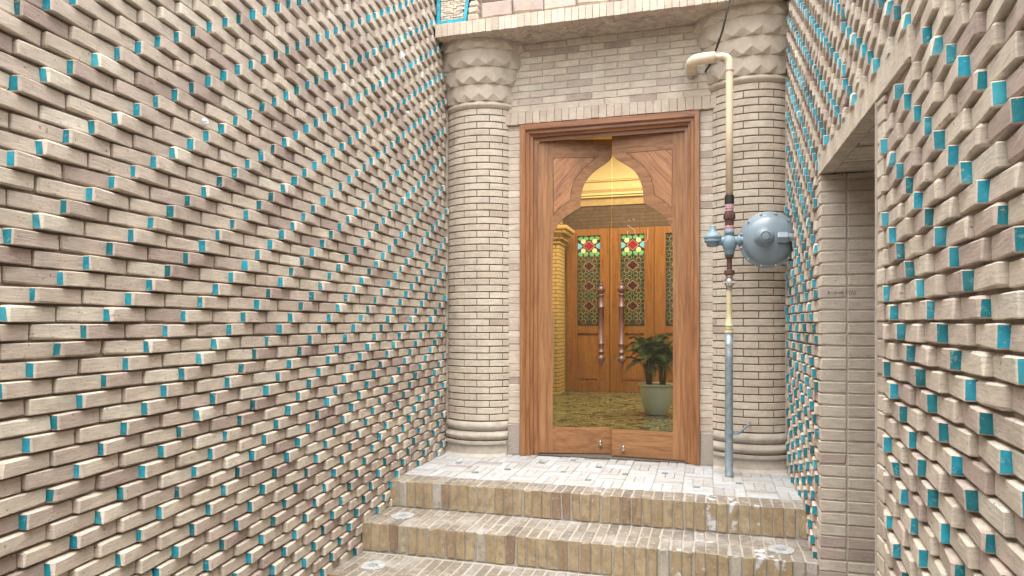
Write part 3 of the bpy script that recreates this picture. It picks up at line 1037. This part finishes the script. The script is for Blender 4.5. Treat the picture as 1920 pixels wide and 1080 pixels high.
UH = 0.640; TH = 0.046; ZB, ZT = -1.132, 1.612
ARCH = [(0.515, 0.55), (0.515, 0.66), (0.513, 0.735), (0.505, 0.79), (0.488, 0.842), (0.466, 0.878), (0.440, 0.906), (0.402, 0.936), (0.362, 0.963), (0.318, 0.992), (0.273, 1.020),
        (0.272, 1.065), (0.267, 1.115), (0.258, 1.165), (0.243, 1.212), (0.222, 1.256), (0.195, 1.294), (0.163, 1.328), (0.128, 1.356), (0.092, 1.380), (0.060, 1.401), (0.028, 1.425), (0.0, 1.455)]
PANEL = [(0.121, 1.458), (0.512, 1.455), (0.510, 0.950), (0.475, 0.995), (0.440, 1.026), (0.405, 1.052), (0.362, 1.078), (0.360, 1.110), (0.352, 1.160), (0.338, 1.215), (0.316, 1.268), (0.285, 1.312), (0.250, 1.352), (0.205, 1.392), (0.165, 1.425)]
def shrink(poly, d):
    P = [Vector(p) for p in poly]; n = len(P)
    area = sum(P[i].x * P[(i + 1) % n].y - P[(i + 1) % n].x * P[i].y for i in range(n))
    s = 1 if area > 0 else -1
    out = []
    for i in range(n):
        a, b, c = P[i - 1], P[i], P[(i + 1) % n]
        n1 = Vector((-(b - a).y, (b - a).x)).normalized() * s
        n2 = Vector((-(c - b).y, (c - b).x)).normalized() * s
        m = (n1 + n2); m = m / max(0.3, m.length_squared) * 2
        out.append((b.x + m.x * d, b.y + m.y * d))
    return out
def clip_half(poly, nx, ny, c):
    out = []
    for i in range(len(poly)):
        a, b = poly[i], poly[(i + 1) % len(poly)]
        da, db = a[0] * nx + a[1] * ny - c, b[0] * nx + b[1] * ny - c
        if da <= 0: out.append(a)
        if da * db < 0:
            t = da / (da - db); out.append((a[0] + t * (b[0] - a[0]), a[1] + t * (b[1] - a[1])))
    return out
def prism(loops, fw, y0, y1):
    """loops: outer then holes in (u,z); fw maps (u,depth,z) to world; front at depth y0"""
    V, F = [], []
    flat = [p for lp in loops for p in lp]
    n = len(flat)
    tris = tessellate_polygon([[Vector((p[0], p[1], 0)) for p in lp] for lp in loops])
    V = [fw(p[0], y0, p[1]) for p in flat] + [fw(p[0], y1, p[1]) for p in flat]
    F = [tuple(t) for t in tris] + [tuple(i + n for i in t[::-1]) for t in tris]
    off = 0
    for lp in loops:
        m = len(lp)
        for i in range(m):
            i2 = (i + 1) % m
            F.append((off + i, off + i2, off + i2 + n, off + i + n))
        off += m
    return V, F
def lathe(prof_, c, axis='z', seg=20):
    V, F = [], []
    n = len(prof_)
    for k in range(seg):
        a = 2 * math.pi * k / seg
        for r, h in prof_:
            if axis == 'z': V.append((c[0] + r * math.cos(a), c[1] + r * math.sin(a), c[2] + h))
            elif axis == 'y': V.append((c[0] + r * math.cos(a), c[1] - h, c[2] + r * math.sin(a)))
            else: V.append((c[0] + h, c[1] + r * math.cos(a), c[2] + r * math.sin(a)))
    for k in range(seg):
        k2 = (k + 1) % seg
        for i in range(n - 1):
            F.append((k * n + i, k2 * n + i, k2 * n + i + 1, k * n + i + 1))
    return V, F
def fixn(o):
    import bmesh
    bm = bmesh.new(); bm.from_mesh(o.data); bmesh.ops.recalc_face_normals(bm, faces=bm.faces); bm.to_mesh(o.data); bm.free()
    return o

def make_leaf(free, hinge, mirror, label):
    d = Vector((hinge[0] - free[0], hinge[1] - free[1])).normalized()
    nb = Vector((-d.y, d.x))
    if nb.y < 0: nb = -nb          # depth direction, into the house
    def fw(u, dep, z): return (free[0] + d.x * u + nb.x * dep, free[1] + d.y * u + nb.y * dep, z)
    leaf = fixn(part('door_leaf', prism([[(0.5165, ZB), (UH, ZB), (UH, ZT), (0.5165, ZT)]], fw, 0, TH), 'wood_z', dr, tone=0.62, label=label))
    rail = fixn(part('bottom_rail', prism([[(0, ZB), (0.516, ZB), (0.516, -0.930), (0, -0.930)]], fw, 0.001, TH), 'wood_x', leaf, tone=0.5))
    fixn(part('glazing_bead', prism([[(0, -0.9295), (0.516, -0.9295), (0.516, -0.912), (0, -0.912)]], fw, 0.004, TH), 'wood_x', leaf, tone=1.0))
    outer = [(0, ZT), (0.516, ZT)] + [(min(u, .516) if i else .516, z) for i, (u, z) in enumerate(ARCH)]
    fixn(part('arch_head', prism([outer, PANEL], fw, 0.001, TH), 'wood_x', leaf, tone=0.5))
    inner = shrink(PANEL, 0.0035)
    wd = 0.088
    sx = 1 if not mirror else 1
    nxx, nzz = math.cos(math.radians(42)), math.sin(math.radians(42))
    c = min(p[0] * nxx + p[1] * nzz for p in inner)
    cm = max(p[0] * nxx + p[1] * nzz for p in inner)
    while c < cm:
        poly = clip_half(inner, nxx, nzz, c + wd)
        poly = clip_half([p for p in poly], -nxx, -nzz, -(c + 0.0006))
        q = []
        for p in poly:
            if not q or (Vector(p) - Vector(q[-1])).length > 1e-4: q.append(p)
        if len(q) >= 3:
            fixn(part('diagonal_plank', prism([q], fw, 0.0025 + RNG.uniform(0, .001), TH * .8), 'wood_d' if not mirror else 'wood_e', leaf, tone=RNG.uniform(0.25, 1.0)))
        c += wd
    fixn(part('panel_backing', prism([shrink(PANEL, -0.008)], fw, TH * .82, TH * .95), 'darkjoint', leaf))
    gl = fixn(part('glass', prism([[(0.001, -0.94), (0.55, -0.94), (0.55, 1.50), (0.001, 1.50)]], fw, 0.018, 0.026), 'glass', leaf))
    # handle: turned wood bar on two standoffs
    hu = 0.098
    hc = fw(hu, -0.062, 0)
    P = [(0.0, .372), (.008, .368), (.011, .357), (.006, .349), (.013, .343), (.020, .336), (.012, .328), (.018, .322), (.033, .306), (.037, .292), (.033, .278), (.018, .264), (.013, .258), (.026, .250), (.030, .244), (.026, .238),
         (.020, .232), (.0225, .22), (.0225, .150), (.030, .146), (.030, .136), (.0235, .132), (.0245, 0.0), (.0235, -.165), (.031, -.170), (.031, -.180), (.023, -.185), (.021, -.235), (.030, -.240), (.032, -.248), (.018, -.256), (.013, -.264), (.020, -.274), (.033, -.290), (.037, -.303), (.030, -.318), (.016, -.330), (.012, -.338), (.020, -.346), (.014, -.355), (.010, -.366), (0, -.376)]
    h = part('handle', lathe(P, (hc[0], hc[1], 0.0), 'z', 20), 'handle', leaf, smooth=True); fixn(h)
    for zz in (0.19, -0.212):
        a = Vector(fw(hu, -0.05, zz)); b = Vector(fw(hu, 0.017, zz))
        fixn(part('standoff', tube([a, a.lerp(b, .5), b], [0.011, 0.011, 0.016], 12), 'handle', h, smooth=True))
    # lock plate
    lc = fw(0.10, -0.004, -1.055 - (0.02 if not mirror else 0.0))
    V, F = [], []
    seg = 20
    pr = [(0.0, .012), (.6, .011), (.92, .006), (1.0, -0.004)]
    for k in range(seg):
        a = 2 * math.pi * k / seg
        for r, hh in pr: V.append((lc[0] + r * .0155 * math.cos(a), lc[1] - hh + .002, lc[2] + r * .033 * math.sin(a)))
    for k in range(seg):
        for i in range(3): F.append((k * 4 + i, ((k + 1) % seg) * 4 + i, ((k + 1) % seg) * 4 + i + 1, k * 4 + i + 1))
    fixn(part('lock_plate', (V, F), 'chrome', leaf, smooth=True))
    return leaf, fw
leafL, fwL = make_leaf((-0.788, 5.91), (-1.409, 5.76), True, 'left leaf, swung slightly inward')
leafR, fwR = make_leaf((-0.776, 5.82), (-0.144, 5.76), False, 'right leaf, almost closed')
strokes = [[(0.132, 0.842), (0.165, 0.818), (0.196, 0.797), (0.197, 0.769)], [(0.132, 0.793), (0.132, 0.752)], [(0.197, 0.769), (0.205, .742), (0.229, 0.721), (0.25, .70), (0.269, 0.695), (0.290, 0.697), (0.303, 0.715), (0.305, 0.760), (0.305, 0.806)], [(0.14, 0.884), (0.15, .88)], [(0.176, 0.884), (0.186, .892), (.19, .878)]]
part('etched_writing', join([tube([Vector(fwR(u, 0.0165, z)) for u, z in s], 0.0016, 5) for s in strokes]), 'etch', leafR)

# ------------------------------------------------------------------ hall behind the door
hf = part('hall_floor', ([(-2.36, 5.99, -1.149), (1.6, 5.99, -1.149), (1.6, 11.46, -1.149), (-2.36, 11.46, -1.149)], [(0, 1, 2, 3)]), 'marble', None)
hf['kind'] = 'structure'; hf['label'] = 'glossy olive-green marble floor of the hall behind the glass'
hc_ = part('hall_ceiling', box(-2.7, 1.9, 5.70, 11.9, 3.201, 3.35), 'plaster', None)
hc_['kind'] = 'structure'; hc_['label'] = 'warm yellow plaster ceiling of the hall'
hw = thing('hall_wall', 'lit yellow brick wall of the hall seen through the left edge of the glass', 'wall', (-2.4, 8.5, -1.15))
part('wall_core', box(-2.66, -2.36, 5.995, 11.8, -1.15, 3.2), 'hall_yellow', hw)
pil = part('pilaster', box(-2.358, -2.25, 10.55, 11.0, -1.15, 1.28), 'hall_yellow', hw)
part('pilaster_capital', join([box(-2.358, -2.235, 10.53, 11.02, 1.281, 1.35), box(-2.358, -2.19, 10.49, 11.06, 1.351, 1.43), box(-2.358, -2.13, 10.43, 11.12, 1.431, 1.49), box(-2.358, -2.10, 10.40, 11.15, 1.491, 1.55)]), 'hall_yellow', pil)
lat = []
for i in range(7):
    for j in range(12):
        yy = 9.75 + i * 0.1; zz = -0.9 + j * 0.085
        lat.append(box(-2.355, -2.335, yy + .015, yy + .07, zz + .012, zz + .06))
lat.append(box(-2.357, -2.32, 9.70, 10.50, .13, .17)); lat.append(box(-2.357, -2.32, 9.70, 10.50, -.97, -.92)); lat.append(box(-2.357, -2.32, 10.46, 10.50, -.919, .129))
part('lattice_panel', join(lat), 'lead', hw, kind='stuff')
hr = thing('hall_wall', 'plain yellow brick wall closing the right side of the hall', 'wall', (1.7, 8.5, -1.15))
part('wall_core', box(1.602, 1.9, 5.995, 11.8, -1.15, 3.2), 'hall_yellow', hr)
hbk = thing('hall_wall', 'dark brick wall with yellow cornices above the stained glass doors', 'wall', (-0.5, 11.6, -1.15))
part('wall_core', box(-2.36, 1.602, 11.46, 11.8, -1.15, 3.2), 'plaster', hbk)
part('dark_brickwork', box(-2.359, 1.60, 11.40, 11.459, 1.604, 1.995), 'hall_dark', hbk)
part('tan_band', box(-2.359, 1.60, 11.38, 11.459, 1.996, 2.125), 'cornicetan', hbk)
part('cornice', join([box(-2.359, 1.60, 11.33, 11.459, 2.126, 2.16), box(-2.359, 1.60, 11.30, 11.459, 2.161, 2.19)]), 'plaster', hbk)
part('brown_beam', box(-2.359, 1.60, 11.33, 11.459, 2.191, 2.255), 'cornicetan', hbk)
part('picture_moulding', join([box(-2.359, 1.60, 11.425, 11.459, 2.415, 2.435), box(-2.359, 1.60, 11.41, 11.459, 2.436, 2.47)]), 'plaster', hbk)

sg = thing('stained_glass_door', 'row of orange wooden doors with stained glass strips at the back of the hall', 'door', (-0.8, 11.35, -1.15))
PW = 0.735
def pane_cell(cx, cz, w_, h_, bright):
    out = []
    # one red four-lobed star, cream and green petals, blue at the sides
    def ell(x, z, rx, rz, n=10, rot=0): return [(x + rx * math.cos(2 * math.pi * k / n) * math.cos(rot) - rz * math.sin(2 * math.pi * k / n) * math.sin(rot), z + rx * math.cos(2 * math.pi * k / n) * math.sin(rot) + rz * math.sin(2 * math.pi * k / n) * math.cos(rot)) for k in range(n)]
    star = []
    for k in range(16):
        a = 2 * math.pi * k / 16; r = 1.0 if k % 4 == 0 else (0.80 if k % 2 else 0.66)
        star.append((cx + r * w_ * .235 * math.cos(a), cz + r * h_ * .24 * math.sin(a)))
    out.append(('brightred' if bright else 'red', star))
    for sx in (-1, 1):
        for sz in (-1, 1):
            out.append(('cream' if bright else 'amber', ell(cx + sx * w_ * .25, cz + sz * h_ * .235, w_ * .10, h_ * .115)))
            out.append(('brightgreen' if bright else 'green', ell(cx + sx * w_ * .125, cz + sz * h_ * .40, w_ * .095, h_ * .085, rot=sx * sz * .6)))
            out.append(('brightgreen' if bright else 'green', ell(cx + sx * w_ * .375, cz + sz * h_ * .40, w_ * .095, h_ * .085, rot=-sx * sz * .6)))
        out.append(('blue' if bright else 'teal', [(cx + sx * w_ * .49, cz + h_ * .15), (cx + sx * w_ * .49, cz - h_ * .15), (cx + sx * w_ * .36, cz - h_ * .09), (cx + sx * w_ * .30, cz), (cx + sx * w_ * .36, cz + h_ * .09)]))
    return out
for i in range(5):
    xl = -2.285 + i * PW
    lf = part('door_leaf', join([box(xl + .004, xl + .185, 11.34, 11.40, -1.146, 1.60), box(xl + .575, xl + PW - .004, 11.34, 11.40, -1.146, 1.60), box(xl + .186, xl + .574, 11.341, 11.40, 1.49, 1.60), box(xl + .186, xl + .574, 11.341, 11.40, -.16, -.045), box(xl + .186, xl + .574, 11.341, 11.40, -1.146, -.985)]), 'inwood', sg, tone=RNG.uniform(.45, .8))
    part('lower_panel', join([box(xl + .187, xl + .573, 11.37, 11.399, -.984, -.161), slab([(xl + .235, -.93), (xl + .525, -.93), (xl + .525, -.215), (xl + .235, -.215)], 11.352, 11.369)]), 'inwood', lf, tone=.9)
    part('came_panel', box(xl + .187, xl + .573, 11.378, 11.395, -.044, 1.489), 'pane_olive', lf)
    by = {}
    ch = 1.53 / 4.5
    for j in range(5):
        cz = 1.489 - ch * (j + .5) - .005
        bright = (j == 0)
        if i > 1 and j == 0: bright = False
        for nm, poly in pane_cell(xl + .38, cz, .386, ch, bright):
            if max(p[1] for p in poly) > 1.487: poly = [(a, min(b, 1.487)) for a, b in poly]
            if min(p[1] for p in poly) < -.042: continue
            cxp = sum(p[0] for p in poly) / len(poly); czp = sum(p[1] for p in poly) / len(poly)
            big = [(max(xl + .188, min(xl + .572, cxp + (a - cxp) * 1.15)), max(-.043, min(1.488, czp + (b - czp) * 1.15))) for a, b in poly]
            by.setdefault('came', []).append(slab(big, 11.3757, 11.3779))
            by.setdefault(nm, []).append(slab([(max(xl + .19, min(xl + .57, a)), b) for a, b in poly], 11.3735, 11.377))
    for nm, gs in by.items():
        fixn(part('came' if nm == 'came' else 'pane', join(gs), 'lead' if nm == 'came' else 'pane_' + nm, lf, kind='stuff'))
part('lever_handle', join([box(-.14, -.03, 11.28, 11.30, .02, .045), box(-.06, -.035, 11.30, 11.339, -.03, .08)]), 'handle', sg)

# ------------------------------------------------------------------ potted palm
pc = (-0.60, 8.71, -1.148)
palm = thing('potted_palm', 'bushy green palm in a pale green pot standing on the hall floor', 'plant', pc)
pot = part('pot', lathe([(0, .0), (.125, .0), (.132, .012), (.14, .03), (.15, .05), (.175, .12), (.195, .22), (.203, .33), (.203, .362), (.228, .366), (.230, .388), (.212, .39), (.19, .375), (.185, .33)], pc, 'z', 32), 'pottery', palm, smooth=True)
fixn(pot)
part('soil', disc(pc[0], pc[1], pc[2] + .345, .188, .188, .01, 24), 'soil', palm)
stems = []
for k in range(16):
    a = RNG.uniform(0, 6.28); side = -1 if k % 2 else 1
    bx, by_ = pc[0] + side * .085 + RNG.uniform(-.035, .035), pc[1] + RNG.uniform(-.05, .05)
    stems.append(((bx, by_, pc[2] + .35), (bx + RNG.uniform(-.05, .05), by_ + RNG.uniform(-.06, .06), pc[2] + .35 + RNG.uniform(.28, .50))))
part('cane', join([tube([s, Vector(s).lerp(Vector(e), .5), e], [.013, .011, .006], 6) for s, e in stems]), 'trunk', palm, kind='stuff')
for k in range(88):
    s, e = stems[k % 16]
    st0 = Vector(e) if RNG.random() < .6 else Vector(s).lerp(Vector(e), RNG.uniform(.5, .9))
    a = RNG.uniform(0, 6.28)
    L_ = RNG.uniform(.30, .56)
    el = RNG.uniform(.35, 1.45)
    dirv = Vector((math.cos(a) * math.cos(el), math.sin(a) * math.cos(el) * .9, math.sin(el)))
    pts = []
    for i in range(13):
        t = i / 12
        pts.append(st0 + dirv * L_ * t + Vector((0, 0, -0.30 * L_ * t * t * (1.4 + math.cos(el)))))
    V, F, T = [], [], []
    base_t = RNG.uniform(.1, .8)
    for i in range(1, 13):
        tg = (pts[i] - pts[i - 1]).normalized()
        sd = tg.cross(Vector((0, 0, 1))).normalized()
        upv = sd.cross(tg)
        for s_ in (-1, 1):
            for sub in (0, .5):
                p0 = pts[i - 1].lerp(pts[i], sub)
                ll = .115 * math.sin(math.pi * (0.12 + .82 * (i + sub) / 13)) * RNG.uniform(.8, 1.15)
                dv = (sd * s_ * .85 + tg * .62 + upv * RNG.uniform(-.1, .25)).normalized()
                wv = tg * .0046
                tip = p0 + dv * ll + Vector((0, 0, -.012 * ll / .1))
                midp = p0 + dv * ll * .5 + upv * .004
                n0 = len(V)
                V += [tuple(p0 - wv * .3), tuple(p0 + wv * .3), tuple(midp + wv), tuple(tip), tuple(midp - wv)]
                F.append((n0, n0 + 1, n0 + 2, n0 + 3, n0 + 4))
                T += [min(1, max(0, base_t + RNG.uniform(-.35, .4)))] * 5
    V2, F2 = tube(pts, .0022, 4); n0 = len(V)
    V += V2; F += [tuple(i + n0 for i in f) for f in F2]; T += [.4] * len(V2)
    o = bpy.data.objects.new('frond', mesh('frond', V, F, 'leaf', tone=T)); lk(o, palm)

# ------------------------------------------------------------------ gas pipe, regulator, cable
PX, PY = 0.172, 5.33
gp_ = thing('gas_pipe', 'vertical gas pipe, yellow above and grey galvanised below, before the right column', 'pipe', (PX, PY, -1.15))
def arc_pts(c, r, a0, a1, u, v, n=8):
    return [Vector(c) + Vector(u) * r * math.cos(a0 + (a1 - a0) * i / n) + Vector(v) * r * math.sin(a0 + (a1 - a0) * i / n) for i in range(n + 1)]
XW, ZH = -0.105, 2.015
pts = [Vector((XW, 5.72, ZH + .035)), Vector((XW, 5.60, ZH + .03)), Vector((XW, 5.50, ZH + .012))]
pts += arc_pts((XW + .09, 5.42, ZH), .09, math.pi, math.pi * 1.5, (1, 0, 0), (0, 1, 0), 8)
rad_h = [0.036] * len(pts)
pts += [Vector((PX - .10, PY, ZH))]
pts2 = [Vector((XW + .06, PY, ZH)), Vector((PX - .06, PY, ZH))] + arc_pts((PX - .055, PY, ZH - .055), .055, math.pi / 2, 0, (1, 0, 0), (0, 0, 1), 7) + [Vector((PX, PY, 1.5)), Vector((PX, PY, .965))]
up1 = part('upper_pipe', tube(pts2, 0.0275, 18), 'yellow', gp_, smooth=True)
part('wall_elbow', tube(pts, 0.042, 18), 'yellow', up1, smooth=True)
part('wall_collar', lathe([(.036, 0), (.054, 0), (.054, .02), (.042, .022)], (XW, 5.70, ZH + .033), 'y', 20), 'cast', up1)
part('weld_ring', lathe([(.0275, 0), (.0315, .004), (.0315, .012), (.0275, .016)], (PX, PY, ZH - .12), 'z', 18), 'pinktape', up1)
fitp = part('dark_fitting', lathe([(0, .968), (.026, .968), (.034, .962), (.035, .905), (.031, .899), (.027, .898), (.027, .890)], (PX, PY, 0), 'z', 20), 'black', gp_, smooth=False)
part('thread_tape', lathe([(.027, .899), (.029, .897), (.030, .885), (.032, .882), (.030, .874), (.032, .868), (.028, .860), (.028, .842)], (PX, PY, 0), 'z', 18), 'pinktape', fitp)
part('union_nut', lathe([(.028, .846), (.033, .842), (.034, .830), (.042, .826), (.044, .806), (.042, .786), (.034, .782), (.031, .764), (.034, .758), (.032, .75), (.033, .742), (.031, .733), (.030, .722)], (PX, PY, 0), 'z', 8), 'rust', fitp)
part('lower_tape', lathe([(.030, .735), (.033, .731), (.033, .722), (.031, .715), (.031, .70)], (PX, PY, 0), 'z', 18), 'pinktape', fitp)
nip = part('nipple', lathe([(.018, .52), (.031, .516), (.031, .498), (.019, .494), (.019, .405), (.036, .400), (.038, .392), (.038, .372), (.034, .366), (.026, .362)], (PX, PY, 0), 'z', 16), 'rust', gp_)
valve = part('ball_valve', lathe([(.016, .372), (.026, .366), (.027, .350), (.021, .346), (.030, .336), (.036, .318), (.036, .300), (.028, .284), (.020, .278), (.026, .272), (.026, .256), (.016, .250)], (PX, PY, 0), 'z', 16), 'chrome', gp_)
part('valve_stem', join([lathe([(0, .052), (.010, .052), (.012, .040), (.018, .036), (.018, .02)], (PX, PY, .309), 'y', 12), box(PX - .045, PX + .045, PY - .048, PY - .042, .302, .317)]), 'chrome', valve)
part('wrapped_pipe', lathe([(.015, .254), (.0185, .250), (.0195, .15), (.0215, .08), (.022, -.005), (.030, -.010), (.031, -.022), (.024, -.026), (.031, -.032), (.031, -.044), (.025, -.048), (.032, -.054), (.032, -.072), (.026, -.078)], (PX - .003, PY, 0), 'z', 18), 'cream_tape', gp_, smooth=True)
low = part('lower_pipe', lathe([(.02, -.074), (.0285, -.074), (.029, -.3), (.029, -.60), (.0298, -.9), (.029, -1.142), (.034, -1.148), (.0, -1.148)], (PX - .003, PY, 0), 'z', 20), 'galv', gp_, smooth=True)
part('pipe_sticker', lathe([(.0288, -.155), (.0296, -.155), (.0296, -.19), (.0288, -.19)], (PX - .003, PY, 0), 'z', 20), 'whitetile', low)
part('pipe_clamp', join([lathe([(.029, -.008), (.034, -.008), (.034, .008), (.029, .008)], (PX - .003, PY, -.822), 'z', 18), tube([(PX + .028, PY, -.822), (PX + .07, PY + .02, -.825), (PX + .10, PY + .08, -.805), (PX + .15, PY + .15, -.775), (PX + .16, PY + .26, -.77)], .0085, 8), box(PX + .03, PX + .062, PY - .012, PY + .012, -.838, -.808)]), 'galv', gp_)

rg = thing('gas_regulator', 'round blue-grey gas regulator with domed bolted cover, hanging beside the right column', 'regulator', (0.445, PY, .62))
bx, bz = PX, .60
body = part('valve_body', lathe([(.0, .705), (.030, .705), (.036, .700), (.037, .672), (.030, .668), (.034, .655), (.048, .640), (.054, .610), (.050, .575), (.040, .555), (.036, .548), (.037, .520), (.031, .514), (0, .514)], (bx, PY, 0), 'z', 20), 'bluecast', rg, smooth=True)
fixn(body)
part('outlet_arm', lathe([(0, -.085), (.028, -.085), (.034, -.07), (.034, .02), (.030, .055), (.040, .062), (.040, .078), (.030, .082), (.030, .115)], (bx, PY, .622), 'x', 18), 'bluecast', body, smooth=False)
part('relief_body', join([lathe([(0, .150), (.020, .150), (.023, .142), (.024, .105), (.034, .098), (.056, .080), (.064, .066), (.066, .055), (.062, .050), (.060, .040), (.064, .036), (.060, .024), (.046, .018), (.044, -.004), (.034, -.010), (0, -.010)], (.052, PY - .01, .590), 'z', 22), lathe([(.022, 0), (.022, .07)], (.062, PY, .612), 'x', 14)]), 'bluecast', body, smooth=True)
dc = (0.445, PY + .005, .620)
rear = part('rear_case', lathe([(0, -.075), (.10, -.070), (.165, -.04), (.19, -.012), (.206, -.010), (.208, -.004), (.208, .003), (.200, .005)], dc, 'y', 56), 'regblue', rg, smooth=True)
front = part('front_cover', lathe([(.208, .004), (.210, .006), (.210, .013), (.206, .016), (.186, .017), (.180, .022), (.172, .040), (.150, .058), (.115, .074), (.08, .083), (.06, .087), (.03, .090), (0, .091)], dc, 'y', 56), 'regblue', rg, smooth=True)
part('spring_cap', lathe([(.082, .072), (.068, .090), (.060, .108), (.054, .120), (.047, .124), (.044, .160), (.040, .166), (.040, .178), (.034, .180), (.030, .172), (.027, .172), (.027, .184), (.0, .186)], (dc[0] - .03, dc[1], dc[2] + .008), 'y', 28), 'regblue', front)
for k in range(12):
    a = 2 * math.pi * (k + .5) / 12
    b = part('bolt', lathe([(0, .026), (.0075, .026), (.0085, .022), (.0085, .012)], (dc[0] + .197 * math.cos(a), dc[1], dc[2] + .197 * math.sin(a)), 'y', 6), 'chrome', front)
for ang in (math.radians(35), math.radians(178), math.radians(272), math.radians(320)):
    u = Vector((math.cos(ang), 0, math.sin(ang)))
    p0 = Vector(dc) + u * .06 + Vector((0, -.080, 0)); p1 = Vector(dc) + u * .125 + Vector((0, -.068, 0))
    part('cast_rib', tube([p0, p0.lerp(p1, .5), p1], [.008, .006, .002], 6), 'regblue', front)
part('vent_boss', lathe([(0, .075), (.0, .115), (.0, .128)], (0, 0, 0), 'y', 4), 'regblue', front) if False else None
vb = part('vent_elbow', join([lathe([(0, 0), (.040, .002), (.044, .012), (.044, .070), (.037, .076), (.037, .082)], (dc[0] + .055, PY - .082, dc[2] + .003), 'x', 6), lathe([(.030, .07), (.030, .150), (.027, .152), (.024, .150), (.024, .08)], (dc[0] + .055, PY - .082, dc[2] + .003), 'x', 20)]), 'regblue', front)
for o in (rear, front): fixn(o)

cb = thing('black_cable', 'black cable hanging down from above the canopy into the wall beside the yellow elbow', 'cable', (0.0, 5.69, 2.05))
pts = [Vector(p) for p in ((0.0, 5.705, 2.045), (0.003, 5.66, 2.04), (0.035, 5.56, 2.055), (0.085, 5.42, 2.13), (0.125, 5.33, 2.22), (0.15, 5.30, 2.32), (0.175, 5.30, 2.42), (0.20, 5.30, 2.58), (0.225, 5.31, 2.8), (0.24, 5.33, 3.1))]
sm = []
for i in range(len(pts) - 1):
    p0 = pts[max(i - 1, 0)]; p1 = pts[i]; p2 = pts[i + 1]; p3 = pts[min(i + 2, len(pts) - 1)]
    for k in range(5):
        t = k / 5
        sm.append(0.5 * ((2 * p1) + (-p0 + p2) * t + (2 * p0 - 5 * p1 + 4 * p2 - p3) * t * t + (-p0 + 3 * p1 - 3 * p2 + p3) * t ** 3))
sm.append(pts[-1])
part('cable_run', tube(sm, 0.0075, 10), 'black', cb, smooth=True)
part('twisted_wire', tube([p + Vector((0.0082 * math.cos(i * 1.3), .0082 * math.sin(i * 1.3), 0)) for i, p in enumerate(sm)], 0.0022, 5), 'rust', cb)

for o in scene.objects:
    if '_base' in o: del o['_base']
